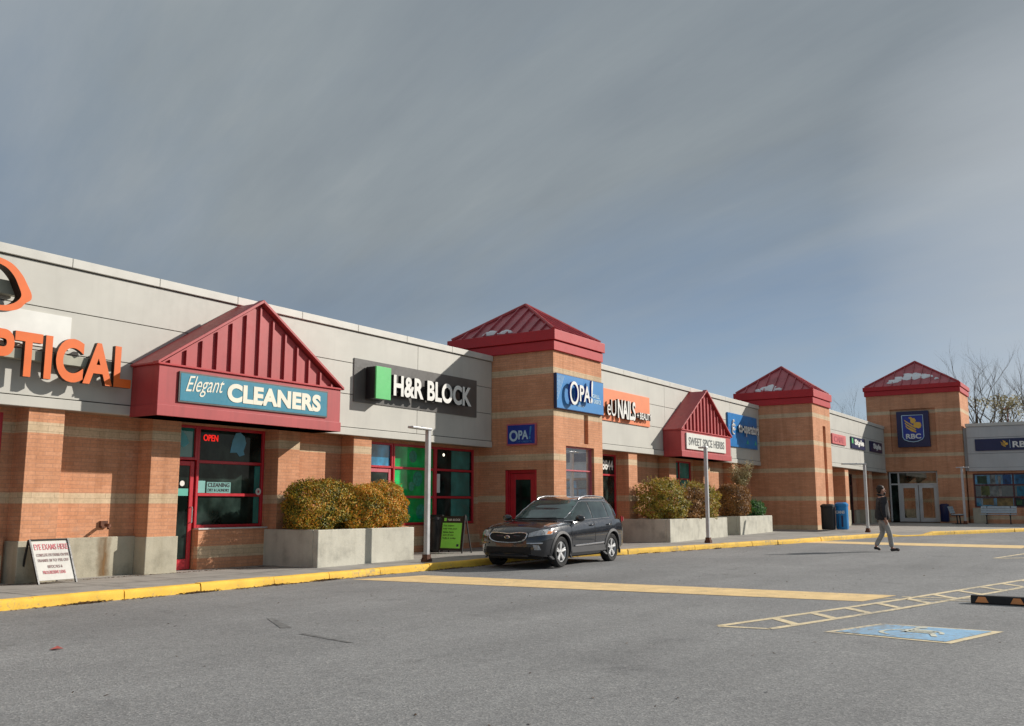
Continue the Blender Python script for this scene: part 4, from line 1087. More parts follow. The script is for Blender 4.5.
m = MB(); m.add([(79.7,6.95,8.55),(80.3,6.95,8.55),(80.3,7.55,8.55),(79.7,7.55,8.55),(80,7.25,8.85)], [(0,1,4),(1,2,4),(2,3,4),(3,0,4),(3,2,1,0)]); m.build('cap', M['redmetal'], cp)
m = MB(); m.tube([(80,7.25,.4),(80,7.25,8.55)], .05); m.build('post', M['redmetal'], cp)
# hills / far tree belt on the open side, seen only as reflections in the glass
m = MB(); rnd = random.Random(3)
for i in range(2600):
    x = rnd.uniform(-60,170); y = -70+rnd.uniform(-6,6); hz = 1.8+1.2*math.sin(x*.11)+.8*math.sin(x*.31+1)
    z = rnd.uniform(0,max(1.5,hz)); t = Vector((rnd.gauss(0,1),rnd.gauss(0,1),rnd.gauss(0,1))).normalized()*1.1; w = t.orthogonal().normalized()*.9
    m.add([Vector((x,y,z))-t, Vector((x,y,z))+w, Vector((x,y,z))+t, Vector((x,y,z))-w], [(0,1,2,3)])
tag(m.build('distant_tree_belt', M['leafE'], fix=False), 'dark belt of trees far across the lot mirrored in the shop glass', 'tree belt', kind='stuff')

# ------------------------------------------------------------------ street furniture
def bin_(name, label, x, y, w, h, mat, cat='bin'):
    z = gz(x)+WK; T = thing(name, label, cat, (x,y,z))
    n = 20
    def ring(rw, zz): return [(x+rw*math.copysign(abs(math.cos(2*math.pi*k/n))**.6, math.cos(2*math.pi*k/n)), y+rw*math.copysign(abs(math.sin(2*math.pi*k/n))**.6, math.sin(2*math.pi*k/n)), zz) for k in range(n)]
    m = MB(); rs = [(w*.46,z+.02),(w*.5,z+.06),(w*.5,z+h*.86)]
    vs = sum((ring(*r_) for r_ in rs), []); fs = [(i*n+k, i*n+(k+1) % n, (i+1)*n+(k+1) % n, (i+1)*n+k) for i in range(len(rs)-1) for k in range(n)]
    m.add(vs, fs+[list(range(n))[::-1]]); m.build('body', mat, T, smooth=45)
    m = MB(); rs = [(w*.49,z+h*.86),(w*.54,z+h*.87),(w*.53,z+h*.94),(w*.35,z+h)]
    vs = sum((ring(*r_) for r_ in rs), []); fs = [(i*n+k, i*n+(k+1) % n, (i+1)*n+(k+1) % n, (i+1)*n+k) for i in range(len(rs)-1) for k in range(n)]
    m.add(vs, fs+[list(range(3*n,4*n)), list(range(n))[::-1]]); m.build('lid', mat, T, smooth=45)
    return T
bin_('litter_bin', 'black litter bin at the foot of the middle tower', 39.55, 10.42, .52, 1.06, M['black'])
RB = bin_('recycling_bin', 'bright blue recycling bin beside the black litter bin', 40.0, 9.98, .48, 1.12, M['binblue'])
z = gz(40)+WK
lettering('CANS', (39.752,10.17,z+.66), UY, .36, .12, .004, M['white'], RB, bold=.03)
m = MB(); m.box(39.748,39.756,9.88,9.95,z+.12,z+.58); m.box(39.748,39.756,10.06,10.08,z+.12,z+.58); m.build('label_panel', M['navy'], RB)
bin_('litter_bin', 'dark litter bin half hidden behind the lamp post by the tax office', 19.35, 15.12, .42, .95, M['black'])
bin_('litter_bin', 'small navy bin right of the far tower glass doors', 53.7, 8.15, .42, .95, M['navy'])

def bench(label, x, y, rz, L=1.55):
    T = thing('bench', label, 'bench', (x,y,gz(x)+WK), rz, 'pavement benches'); T['_o'] = (0,0,0)
    pale = M['benchpaint']
    m = MB()     # local: bench runs along y, faces -x
    for k in range(4): m.box(-.28+.12*k, -.18+.12*k, -L/2, L/2, .44, .475)
    m.build('seat', pale, T, bevel=.006)
    m = MB()
    for k in range(3):
        zz = .52+.115*k; xx = .20+.035*k; m.add([(xx,-L/2,zz),(xx+.03,-L/2,zz-.01),(xx+.06,-L/2,zz+.09),(xx+.03,-L/2,zz+.1),(xx,L/2,zz),(xx+.03,L/2,zz-.01),(xx+.06,L/2,zz+.09),(xx+.03,L/2,zz+.1)], [(0,1,2,3),(4,5,6,7),(0,1,5,4),(1,2,6,5),(2,3,7,6),(3,0,4,7)])
    m.build('backrest', pale, T)
    for s in (-1, 1):
        m = MB(); yy = s*L*.33
        m.bar((-.05,yy,0),(-.02,yy,.44),.05,.06); m.bar((-.26,yy,.42),(.22,yy,.42),.05,.035); m.bar((.2,yy,.42),(.31,yy,.84),.05,.03,(1,0,0)); m.bar((-.22,yy,.02),(.2,yy,.02),.07,.03)
        m.build('leg', M['black'], T, bevel=.004)
    return T
M['benchpaint'] = simple('pale_bench_slats', (.38,.44,.48), .5, var=.12, vscale=8)
bench('grey blue slatted bench facing out under the bank window', 50.9, 5.35, 0)
bench('pale slatted bench seen end on between the glass doors and thin lamp post', 50.2, 7.05, R(90), 1.4)

# wheel stop
def wheel_stop(label, x, y0, y1):
    T = thing('wheel_stop', label, 'wheel stop', (x,(y0+y1)/2,gz(x)))
    z = gz(x); m = MB(); m.prism([(x-.085,z+.004),(x+.085,z+.004),(x+.055,z+.115),(x-.055,z+.115)], 'xz', y0, y1); m.build('body', M['rubber'], T, bevel=.012)
    for k in range(4):
        yy = y1-.04-k*.44
        m = MB(); q = .0035
        m.add([(x-.083-q,yy-.02,z+.022),(x-.083-q,yy-.19,z+.022),(x-.062-q,yy-.15,z+.098),(x-.062-q,yy-.06,z+.098)], [(0,1,2,3)])
        m.build('reflector', simple('amber_reflector', (.75,.28,.08), .35), T)
wheel_stop('black rubber wheel stop with amber reflectors at the right edge', 14.95, .15, 2.0)

# A-frame boards
AF = thing('sandwich_board', 'white EYE EXAMS HERE folding board leaning by the left pillar', 'sandwich board', (8.95,14.85,WK))
# front leaf runs between four corners (measured), leaning back
def leaf(p00, p10, p11, p01, t=.02):
    n = (Vector(p10)-Vector(p00)).cross(Vector(p01)-Vector(p00)).normalized()*t
    vs = [Vector(q) for q in (p00,p10,p11,p01)]; return vs+[v-n for v in vs]
x0_, x1_ = 8.52, 9.14; yb_, yt_ = 14.60, 14.84; z0_, z1_ = WK+.06, .80
m = MB(); vs = leaf((x0_,yb_,z0_),(x1_,yb_,z0_),(x1_-.05,yt_,z1_),(x0_-.05,yt_,z1_)); m.add(vs, [(0,1,2,3),(7,6,5,4),(0,4,5,1),(1,5,6,2),(2,6,7,3),(3,7,4,0)]); m.build('front_panel', M['boardface'], AF)
m = MB(); m.bar((x0_-.01,yb_-.02,WK),(x0_-.065,yt_+.01,z1_+.03),.03,.03); m.bar((x1_+.01,yb_-.02,WK),(x1_-.035,yt_+.01,z1_+.03),.03,.03); m.bar((x0_-.06,yt_+.01,z1_+.02),(x1_-.04,yt_+.01,z1_+.02),.03,.03)
m.bar((x0_-.0,yt_+.30,WK),(x0_-.065,yt_+.03,z1_+.02),.03,.03); m.bar((x1_+.0,yt_+.30,WK),(x1_-.035,yt_+.03,z1_+.02),.03,.03)
m.build('metal_frame', M['black'], AF)
upv = Vector((-.05,yt_-yb_,z1_-z0_)).normalized()
redt = simple('red_lettering', (.55,.10,.12), .5); grt = simple('brown_lettering', (.28,.16,.15), .5)
H_ = (Vector((0,yt_-yb_,z1_-z0_))).length
def bl(t, u0, w, v, h, mat): lettering(t, Vector((x0_,yb_,z0_))+upv*(v*H_)+Vector((u0,-.004,0)), UX, w, h*H_, .002, mat, AF, bold=.01, up=upv)
bl('EYE EXAMS HERE', .04, .57, .78, .15, redt); bl('COMPLETE EYE EXAMS ON SITE', .05, .55, .61, .075, grt); bl('FRAMES 50 TO 75% OFF', .06, .52, .47, .075, grt); bl('BIFOCALS &', .2, .25, .31, .075, grt); bl('PROGRESSIVE LENS', .1, .38, .16, .085, redt)

AG = thing('sandwich_board', 'lime green H&R BLOCK folding board in front of the tax office', 'sandwich board', (19.5,14.5,gz(19.5)+WK))
zg = gz(19.5)+WK
p0 = Vector((19.12,14.78,zg+.06)); p1 = Vector((19.12,14.10,zg+.06)); up_ = Vector((.14,0,.92)).normalized(); HG = .87
m = MB(); vs = leaf(p0, p1, p1+up_*HG, p0+up_*HG, .02); m.add(vs, [(0,1,2,3),(7,6,5,4),(0,4,5,1),(1,5,6,2),(2,6,7,3),(3,7,4,0)]); m.build('board', M['black'], AG)
def gp(name, u0, u1, v0, v1, mat, d):
    u = Vector((0,-1,0)); n = u.cross(up_)
    m = MB(); c = [p0+u*(a*.68)+up_*(b*HG)+n*d for a, b in ((u0,v0),(u1,v0),(u1,v1),(u0,v1))]; m.add(c, [(0,1,2,3)]); return m.build(name, mat, AG, fix=False)
gp('green_face', .05, .95, .07, .80, M['lime'], .004); gp('logo_square', .1, .22, .85, .94, M['lime'], .004); gp('corner_mark', .78, .88, .12, .19, M['navy'], .006)
n_ = Vector((0,-1,0)).cross(up_)
def gl(t, u0, w, v, h, mat): lettering(t, p0+Vector((0,-1,0))*(u0*.68)+up_*(v*HG)+n_*.006, UY, w*.68, h*HG, .002, mat, AG, bold=.02, up=up_)
gl('H&R BLOCK', .28, .58, .86, .06, M['white'])
dgt = simple('dark_green_lettering', (.01,.06,.02), .5)
gl('Get expert', .1, .5, .69, .05, dgt); gl('help with your', .1, .65, .60, .05, dgt); gl('taxes here', .1, .5, .51, .05, dgt); gl('open all year', .1, .52, .42, .05, dgt); gl('walk in today', .1, .62, .33, .05, dgt)
for yy in (14.80,14.08):
    m = MB(); m.bar((19.14,yy,zg),(19.28,yy,zg+.95),.025,.03); m.bar((19.55,yy,zg),(19.30,yy,zg+.93),.025,.03); m.build('frame_leg', M['black'], AG)

# ------------------------------------------------------------------ parked SUV (local: x forward, y left, z up)
M['carpaint'] = simple('dark_blue_grey_paint', (.007,.009,.014), .22, metal=.0, var=.05, coat=1., spec=.5)
M['cladding'] = simple('grey_plastic_cladding', (.055,.055,.058), .6, var=.08)
M['chrome'] = simple('bright_chrome', (.62,.62,.64), .16, metal=.9, var=.02)
M['carglass'] = glass_mat('car_glass', (.035,.05,.048), var=.6, ior=2.0)
M['windscreen'] = glass_mat('windscreen_glass', (.06,.105,.10), var=.5, ior=1.9)
M['tyre'] = simple('tyre_rubber', (.014,.014,.014), .85, var=.2)
M['rim'] = simple('alloy_rim', (.68,.68,.68), .3, metal=.25, var=.03)
M['lamp'] = simple('headlamp_lens', (.38,.40,.42), .08, var=.25, vscale=14, coat=1.)
M['tail'] = simple('red_tail_lamp', (.55,.02,.03), .15, coat=1.)
M['amber'] = simple('amber_lamp', (.7,.2,.03), .2)
M['black_in'] = simple('dark_opening', (.006,.006,.007), .7)
def interp(tab, x):
    if x <= tab[0][0]: return tab[0][1:]
    for a, b in zip(tab, tab[1:]):
        if x <= b[0]:
            t = (x-a[0])/(b[0]-a[0]); t = t*t*(3-2*t)*.5+t*.5
            return tuple(p+(q-p)*t for p, q in zip(a[1:], b[1:]))
    return tab[-1][1:]
# x: half width, bottom, shoulder z, centre top z
ST = [(-2.20,.70,.42,.86,.90),(-2.14,.83,.34,.96,1.0),(-1.95,.89,.28,1.04,1.09),(-1.5,.925,.25,1.06,1.10),(-.6,.93,.22,1.03,1.09),(.3,.93,.22,.99,1.08),(.95,.93,.22,.955,1.07),
      (1.3,.925,.22,.93,1.03),(1.7,.905,.23,.89,.985),(1.95,.85,.25,.83,.93),(2.10,.74,.27,.75,.85),(2.18,.60,.30,.68,.76),(2.205,.45,.33,.63,.70)]
def bodysec(x):
    w, zb, zs, zt = interp(ST, x)
    return [(0,zb),(w*.6,zb),(w*.90,zb+.02),(w*.965,zb+.10),(w*.985,zb+(zs-zb)*.35),(w*1.0,zb+(zs-zb)*.62),(w*.985,zb+(zs-zb)*.86),(w*.945,zs),(w*.86,zs+(zt-zs)*.42),(w*.62,zs+(zt-zs)*.80),(w*.32,zs+(zt-zs)*.97),(0,zt)]
def side_y(x, z):
    s = bodysec(x)
    for (y0, z0), (y1, z1) in zip(s[2:8], s[3:9]):
        if z0 <= z <= z1: return y0+(y1-y0)*(z-z0)/max(1e-6, z1-z0)
    return s[5][0]
GT = [(1.00,1.02,-2.13,.865),(1.10,.86,-2.08,.845),(1.25,.60,-2.00,.79),(1.40,.33,-1.90,.725),(1.50,.13,-1.81,.675),(1.56,-.04,-1.73,.63),(1.60,-.25,-1.62,.55),(1.625,-.55,-1.40,.38)]
def gh(z): return interp(GT, z)
EX = 5.2
def gy(x, z):
    xf, xr, hw = gh(z); a = (xf-xr)/2; c = (xf+xr)/2; q = min(.999, abs((x-c)/a)); return hw*(1-q**EX)**(1/EX)
def gx(y, z, front=True):
    xf, xr, hw = gh(z); a = (xf-xr)/2; c = (xf+xr)/2; q = min(.999, abs(y/hw)); d = a*(1-q**EX)**(1/EX); return c+d if front else c-d
CAR = thing('parked_car', 'dark blue grey SUV parked at the kerb beside the nearest tower', 'car', (18.98,11.26,gz(18.98)), math.pi+.03)
CAR.scale = (.955,.955,.945)
CAR['_o'] = (0,0,0)
# body shell
m = MB(); xs_ = [-2.20,-2.17,-2.10,-2.0,-1.9]+[-1.8+.1*i for i in range(37)]+[1.9,1.97,2.03,2.08,2.12,2.16,2.19,2.205]
xs_ = sorted(set(round(v, 3) for v in xs_)); sec = []
for x in xs_:
    s = bodysec(x); full = s+[(-y, z) for y, z in s[-2:0:-1]]; sec.append([(x, y, z) for y, z in full])
k = len(sec[0])
for s in sec: m.v += s
for i in range(len(sec)-1):
    for j in range(k): m.f.append([i*k+j, i*k+(j+1) % k, (i+1)*k+(j+1) % k, (i+1)*k+j]); m.mi.append(0)
m.f.append(list(range(k))[::-1]); m.mi.append(0); m.f.append([(len(sec)-1)*k+j for j in range(k)]); m.mi.append(0)
body = m.build('body', M['carpaint'], CAR, smooth=42)
WX = 1.32; WR = .352
cut = MB()
for wx in (WX, -WX):
    for s in (-1, 1):
        n = 32; ring = [(wx+.415*math.cos(2*math.pi*i/n), .36+.415*math.sin(2*math.pi*i/n)) for i in range(n)]
        cut.prism(ring, 'xz', s*.62, s*1.2)
co_ = cut.build('cutter', M['black_in'], None); co_.parent = CAR
bpy.context.view_layer.update()
md = body.modifiers.new('arch', 'BOOLEAN'); md.object = co_; md.operation = 'DIFFERENCE'; md.solver = 'EXACT'
bpy.context.view_layer.update()
nm = bpy.data.meshes.new_from_object(body.evaluated_get(bpy.context.evaluated_depsgraph_get()))
body.modifiers.clear(); body.data = nm; bpy.data.objects.remove(co_)
b2 = bmesh.new(); b2.from_mesh(nm)
for f in b2.faces: f.smooth = True
for e in b2.edges: e.smooth = not (len(e.link_faces) == 2 and e.calc_face_angle(0) > R(38))
b2.to_mesh(nm); b2.free()
# greenhouse
m = MB(); zs_ = [1.0,1.05,1.1,1.17,1.25,1.33,1.4,1.46,1.5,1.53,1.56,1.58,1.6,1.615,1.625]; n = 64; rings = []
for z in zs_:
    xf, xr, hw = gh(z); a = (xf-xr)/2; c = (xf+xr)/2; r_ = []
    for i in range(n):
        t = 2*math.pi*i/n; ct, st = math.cos(t), math.sin(t)
        r_.append((c+a*math.copysign(abs(ct)**(2/EX), ct), hw*math.copysign(abs(st)**(2/EX), st), z))
    m.v += r_
for i in range(len(zs_)-1):
    for j in range(n): m.f.append([i*n+j, i*n+(j+1) % n, (i+1)*n+(j+1) % n, (i+1)*n+j]); m.mi.append(0)
o = len(m.v); m.v.append((-1.0,0,1.64))
for j in range(n): m.f.append([(len(zs_)-1)*n+j, (len(zs_)-1)*n+(j+1) % n, o]); m.mi.append(0)
m.build('cabin', M['carpaint'], CAR, smooth=50)
# glass
m = MB(); 
def ws(u, v):
    z = 1.105+v*(1.525-1.105); hw = gh(z)[2]*.91; y = (u*2-1)*hw; return (gx(y, z)+.012, y, z+.004)
m.grid(ws, 16, 8); m.build('windscreen', M['windscreen'], CAR, smooth=60, fix=True)
m = MB()
def rw(u, v):
    z = 1.16+v*(1.52-1.16); hw = gh(z)[2]*.86; y = (u*2-1)*hw; return (gx(y, z, False)-.012, y, z)
m.grid(rw, 12, 6); m.build('rear_window', M['carglass'], CAR, smooth=60)
def ztop(x):     # upper outline of the side glass
    z = 1.50
    if x > -.05: z = min(z, 1.50-(x+.05)*.50)
    if x < -1.2: z = 1.50-(-1.2-x)**1.5*.35
    return z
def zlow(x): return 1.06+(-x+.7)*.030
for s in (1, -1):
    for nm_, xa, xb in (('front_window',-.30,.80),('rear_side_window',-1.16,-.36),('quarter_window',-1.72,-1.24)):
        m = MB()
        def sg(u, v, xa=xa, xb=xb, s=s):
            x = xa+(xb-xa)*u; lo = zlow(x); hi = max(lo+.015, ztop(x))
            if nm_ == 'quarter_window': lo += (1-u)*.10; hi = min(hi, 1.49-.16*(1-u)**2)
            z = lo+(hi-lo)*v; return (x, s*(gy(x, z)+.007), z)
        m.grid(sg, 14, 6); m.build(nm_, M['carglass'], CAR, smooth=60)
    # bright line round the glass
    P = [(x, s*(gy(x, zlow(x)-.015)+.012), zlow(x)-.015) for x in [.85-.1*i for i in range(22)]]
    m = MB(); m.tube(P, .011, 5); m.build('window_trim', M['chrome'], CAR)
    P = [(x, s*(gy(x, ztop(x)+.012)+.010), ztop(x)+.012) for x in [.78-.1*i for i in range(25)]]+[(-1.74, s*(gy(-1.74,1.3)+.012), 1.30), (-1.76, s*(gy(-1.74,1.16)+.012), 1.14)]
    m = MB(); m.tube(P, .012, 5); m.build('window_trim', M['chrome'], CAR)
    # roof rail
    P = [(x, s*.575, z) for x, z in ((-.10,1.56),(-.22,1.60),(-.5,1.635),(-1.0,1.64),(-1.40,1.62),(-1.55,1.57))]
    m = MB(); m.tube(P, .016, 6); m.build('roof_rail', M['chrome'], CAR, smooth=60)
    # mirror
    m = MB(); c = Vector((.62, s*1.0, 1.10))
    def mir(u, v, c=c):
        a = u*2*math.pi; b = (v-.5)*math.pi; return (c.x+.085*math.cos(b)*math.cos(a)-.01, c.y+.125*math.cos(b)*math.sin(a), c.z+.082*math.sin(b))
    m.grid(mir, 14, 8); m.bar((.60,s*.84,1.04),(.62,s*.95,1.07),.05,.04); m.build('mirror', M['carpaint'], CAR, smooth=60)
    # door seams, handles, sill trim
    m = MB()
    for xs0, dz in ((.86,0),(-.33,0),(-1.25,0)):
        zz = [.42+.06*i for i in range(11)]
        for z0, z1 in zip(zz, zz[1:]):
            x0 = xs0+(.10*(.7-z0) if xs0 < -1 else 0)+(.0); x1 = xs0+(.10*(.7-z1) if xs0 < -1 else 0)
            if xs0 < -1: x0 += .12*max(0,(.75-z0)); x1 += .12*max(0,(.75-z1))
            m.bar((x0, s*(side_y(x0,z0)+.0005), z0), (x1, s*(side_y(x1,z1)+.0005), z1), .008, .006, (1,0,0))
    m.build('door_seams', M['black_in'], CAR)
    for hx in (-.16,-1.08):
        m = MB(); m.tube([(hx+.09, s*(side_y(hx,.93)+.002), .93),(hx+.07, s*(side_y(hx,.93)+.035), .935),(hx-.07, s*(side_y(hx,.93)+.035), .94),(hx-.09, s*(side_y(hx,.93)+.002), .94)], .014, 6); m.build('handle', M['carpaint'], CAR, smooth=60)
    m = MB()
    for i in range(18):
        x0 = .86-i*.1; x1 = x0-.1; m.bar((x0, s*(side_y(x0,.40)-.004), .38), (x1, s*(side_y(x1,.40)-.004), .38), .03, .13)
    m.build('sill_cladding', M['cladding'], CAR)
    m = MB(); m.bar((.72, s*(side_y(.7,.47)+.012), .47), (-.80, s*(side_y(-.8,.47)+.012), .50), .02, .035); m.build('sill_trim', M['chrome'], CAR, bevel=.005)
    # wheel arch trims
    for wx in (WX, -WX):
        m = MB(); n = 20; ra, rb = .405, .465; vs = []
        for i in range(n+1):
            a = R(-22)+R(224)*i/n
            for r_ in (ra, rb):
                x = wx+r_*math.cos(a); z = max(.20, .36+r_*math.sin(a)); w = interp(ST, max(-2.15, min(2.1, x)))[0]
                y = (side_y(max(-2.15,min(2.12,x)), z)+(.022 if r_ == ra else .010))
                vs.append((x, s*y, z)); vs.append((x, s*(y-.06), z))
        fs = []
        for i in range(n):
            o = 4*i
            fs += [(o,o+2,o+6,o+4),(o+1,o,o+4,o+5),(o+2,o+3,o+7,o+6)]
        m.add(vs, fs); m.build('arch_trim', M['cladding'], CAR, smooth=40)
    # head lamp / fog lamp / tail lamp
    def fx(y, z):     # front surface x at (|y|, z)
        lo, hi = 1.2, 2.205
        for _ in range(30):
            mid = (lo+hi)/2; w, zb, zs0, zt = interp(ST, mid)
            sc_ = bodysec(mid); yy = None
            for (ya, za), (yb, zb_) in zip(sc_[2:], sc_[3:]):
                if min(za, zb_) <= z <= max(za, zb_) and abs(zb_-za) > 1e-6: yy = ya+(yb-ya)*(z-za)/(zb_-za); break
            if yy is None or yy < abs(y): hi = mid
            else: lo = mid
        return lo
    m = MB()
    def hl(u, v, s=s):
        y = .52+.37*u; z = (.70+.06*u)+(.10+.045*u-.05*(u-.5)**2)*v
        return (fx(y, z)+.012-.0*u, s*y, z)
    m.grid(hl, 12, 4); m.build('headlight', M['lamp'], CAR, smooth=60)
    m = MB()
    def hi_(u, v, s=s): y = .84+.055*u; z = .77+.06*v; return (fx(y, z)+.017, s*y, z)
    m.grid(hi_, 3, 3); m.build('indicator', M['amber'], CAR)
    m = MB(); m.tube([(fx(y, .565)+.018, s*y, .565+.02*(y-.5)) for y in (.50,.58,.66,.74,.80)], .016, 6); m.build('bumper_trim', M['chrome'], CAR)
    m = MB()
    def fg_(u, v, s=s): y = .66+.11*u-.03*v; z = .42+.11*v; return (fx(y, z)+.014, s*y, z)
    m.grid(fg_, 5, 5); m.build('fog_lamp', M['lamp'], CAR)
    m = MB()
    def tl(u, v, s=s):
        x = -1.93-.20*u; z = .98+.16*v-.03*u; return (x, s*(max(side_y(x, min(z,1.0)), gy(max(x,-2.06), max(z,1.0)) if z > 1.02 and x > -2.06 else 0)+.012), z)
    m.grid(tl, 6, 6); m.build('tail_lamp', M['tail'], CAR, smooth=60)
def fxc(y, z): return fx(abs(y), z)
# grille: dark opening with a pinched bright surround
def gr_out(t):   # closed outline, t 0..1
    pts_ = [(.0,.765),(.20,.795),(.45,.80),(.50,.73),(.44,.63),(.30,.585),(0,.575)]
    full = pts_+[(-y, z) for y, z in pts_[-2:0:-1]]
    return full
full = smooth_loop(gr_out(0), 2)
m = MB(); ctr_ = (2.215, 0, .68); vs = [(fxc(y*.97, z)+.014, y, z) for y, z in full]; o = len(vs)
m.add(vs+[(max(v[0] for v in vs)+.0, 0, .685)], [(i, (i+1) % o, o) for i in range(o)]); m.build('grille', M['black_in'], CAR)
m = MB(); P = [(fxc(y*.97, z)+.020, y, z) for y, z in full]; m.tube(P+[P[0]], .017, 6); m.build('grille_surround', M['chrome'], CAR, smooth=60)
BD = thing('x', None, None); bpy.data.objects.remove(BD)
m = MB(); bx0 = fxc(.05,.70)+.03; m.tube([(bx0-.02,0,.715),(bx0+.004,0,.715)], [.001,.001], 4)
m = MB()
def badge(u, v): a = u*2*math.pi; return (bx0+.012*(1-v), .075*v*math.cos(a), .70+.038*v*math.sin(a))
m.grid(badge, 24, 3); bdg = m.build('badge', M['chrome'], CAR)
lt_ = lettering('KIA', (bx0+.014, -.048, .681), (0,1,0), .096, .038, .003, M['black_in'], CAR, name='badge_lettering', bold=.02)
# lower bumper opening and skid plate
m = MB()
def lo_(u, v): y = (u*2-1)*.58; z = .33+.15*v; return (fxc(y, z)+.012, y, z)
m.grid(lo_, 14, 4); m.build('lower_grille', M['black_in'], CAR)
m = MB()
def sk_(u, v): y = (u*2-1)*.50; z = .262+.05*v; return (fxc(y, max(.31,z))+.03-.03*(1-v), y, z)
m.grid(sk_, 10, 2); m.build('skid_plate', M['cladding'], CAR)
# bonnet seams and wiper cowl
m = MB()
for s in (-1, 1):
    P = []
    for x in [2.02-.1*i for i in range(11)]:
        w, zb, zs0, zt = interp(ST, x); y = w*.80; P.append((x, s*y, zs0+(zt-zs0)*.53+.001))
    m.tube(P, .005, 4)
m.build('bonnet_seam', M['black_in'], CAR)
m = MB(); m.tube([(.98,-.7,1.06),(1.03,-.3,1.085),(1.04,.2,1.09),(1.0,.62,1.07)], .012, 5); m.tube([(.96,-.1,1.10),(.93,.55,1.12)], .008, 4); m.build('wipers', M['black_in'], CAR)
m = MB(); m.box(-1.9,1.9,-.7,.7,.20,.30); m.box(-1.75,1.75,-.60,.60,.30,.9); m.build('underbody', M['black_in'], CAR)
# wheels
def wheel(wx, s):
    def rot(pts): return [(wx+x, s*y, WR+z) for x, y, z in pts]
    prof = [(.235,.055),(.25,.095),(.315,.105),(.343,.085),(.352,.03),(.352,-.05),(.343,-.09),(.30,-.11),(.235,-.10)]
    n = 36; m = MB()
    for i in range(n):
        a = 2*math.pi*i/n
        for r_, y in prof: m.v.append((wx+r_*math.cos(a), s*(.80+y), WR+r_*math.sin(a)))
    k = len(prof)
    for i in range(n):
        for j in range(k-1): m.f.append([i*k+j, ((i+1) % n)*k+j, ((i+1) % n)*k+j+1, i*k+j+1]); m.mi.append(0)
    W_ = m.build('wheel', M['tyre'], CAR, smooth=40)
    m = MB()
    def ringp(r0, r1, y0, y1):
        o = len(m.v)
        for i in range(n):
            a = 2*math.pi*i/n
            m.v.append((wx+r0*math.cos(a), s*(.80+y0), WR+r0*math.sin(a))); m.v.append((wx+r1*math.cos(a), s*(.80+y1), WR+r1*math.sin(a)))
        for i in range(n):
            j = (i+1) % n; m.f.append([o+2*i, o+2*j, o+2*j+1, o+2*i+1]); m.mi.append(0)
    ringp(.240,.222,.062,.085); ringp(.222,.205,.085,.06); ringp(.205,.20,.06,-.08)
    for i in range(5):
        a = R(90+72*i)
        for d in (-.13,.13):
            p = (wx+.045*math.cos(a+d*1.5), s*(.80+.055), WR+.045*math.sin(a+d*1.5)); q = (wx+.215*math.cos(a+d), s*(.80+.070), WR+.215*math.sin(a+d))
            m.bar(p, q, .036, .030, (0,s,0))
    m.tube([(wx,s*.82,WR),(wx,s*.875,WR)], [.055,.045], 14)
    m.build('rim', M['rim'], W_, bevel=.003)
    m = MB(); m.tube([(wx,s*.74,WR),(wx,s*.80,WR)], [.21,.21], 24); m.build('brake_disc', M['black_in'], W_)
for wx in (WX,-WX):
    for s in (1,-1): wheel(wx, s)

# ------------------------------------------------------------------ walking person (local: faces +x, z up)
M['skin'] = simple('skin', (.42,.22,.15), .55, var=.08)
M['hair'] = simple('dark_brown_hair', (.035,.018,.010), .7, var=.3, vscale=30)
M['jacket'] = simple('black_jacket', (.020,.018,.022), .75, var=.4, vscale=9, bmp=.5, bscale=18)
M['trousers'] = simple('pale_grey_trousers', (.36,.345,.32), .85, var=.15, vscale=8, bmp=.5, bscale=18)
M['shoe'] = simple('black_shoe', (.012,.011,.011), .5)
PX_, PY_ = 27.30, 5.73
PER = thing('person', 'person in black jacket and pale grey trousers walking past a lamp post', 'person', (PX_,PY_,gz(PX_)), R(-62))
PER['_o'] = (0,0,0)
def skin_mesh(name, mat, nodes, edges, parent, levels=2, root=0, smooth=True):
    """nodes: list of (x,y,z, rx, ry)"""
    me = bpy.data.meshes.new(name); me.from_pydata([n[:3] for n in nodes], edges, []); me.materials.append(mat)
    o = bpy.data.objects.new(name, me); COL.objects.link(o); o.parent = parent
    sk = o.modifiers.new('skin', 'SKIN'); sk.use_smooth_shade = True; sk.branch_smoothing = .6
    sv = me.skin_vertices[0].data if me.skin_vertices else None
    if sv is None:
        bpy.context.view_layer.objects.active = o
        bm = bmesh.new(); bm.from_mesh(me); lay = bm.verts.layers.skin.verify(); 
        bm.verts.ensure_lookup_table()
        for i, v in enumerate(bm.verts): v[lay].radius = (nodes[i][3], nodes[i][4]); v[lay].use_root = (i == root)
        bm.to_mesh(me); bm.free()
    else:
        for i, n in enumerate(nodes): sv[i].radius = (n[3], n[4]); sv[i].use_root = (i == root)
    ss = o.modifiers.new('sub', 'SUBSURF'); ss.levels = levels; ss.render_levels = levels
    return o
# joints: mid stride, right leg forward (+x), left leg trailing; left = +y
hip = {1:(0,.09,.93), -1:(.0,-.09,.93)}
knee = {1:(.02,.10,.50), -1:(.14,-.09,.51)}
ank = {1:(-.20,.10,.13), -1:(.18,-.09,.09)}
toe = {1:(-.06,.11,.04), -1:(.38,-.10,.045)}
sho = {1:(.0,.19,1.44), -1:(.0,-.19,1.44)}
elb = {1:(.0,.28,1.15), -1:(-.05,-.28,1.15)}
wri = {1:(.10,.27,.90), -1:(.0,-.28,.88)}
N_ = [(0,0,.95,.13,.16),(0,0,1.10,.11,.14),(.01,0,1.28,.12,.16),(.0,0,1.42,.10,.15),(.01,0,1.50,.055,.06),(.025,0,1.57,.052,.055),(.03,0,1.64,.085,.075),(.03,0,1.70,.09,.078),(.02,0,1.745,.06,.055)]
E_ = [(0,1),(1,2),(2,3),(3,4),(4,5),(5,6),(6,7),(7,8)]
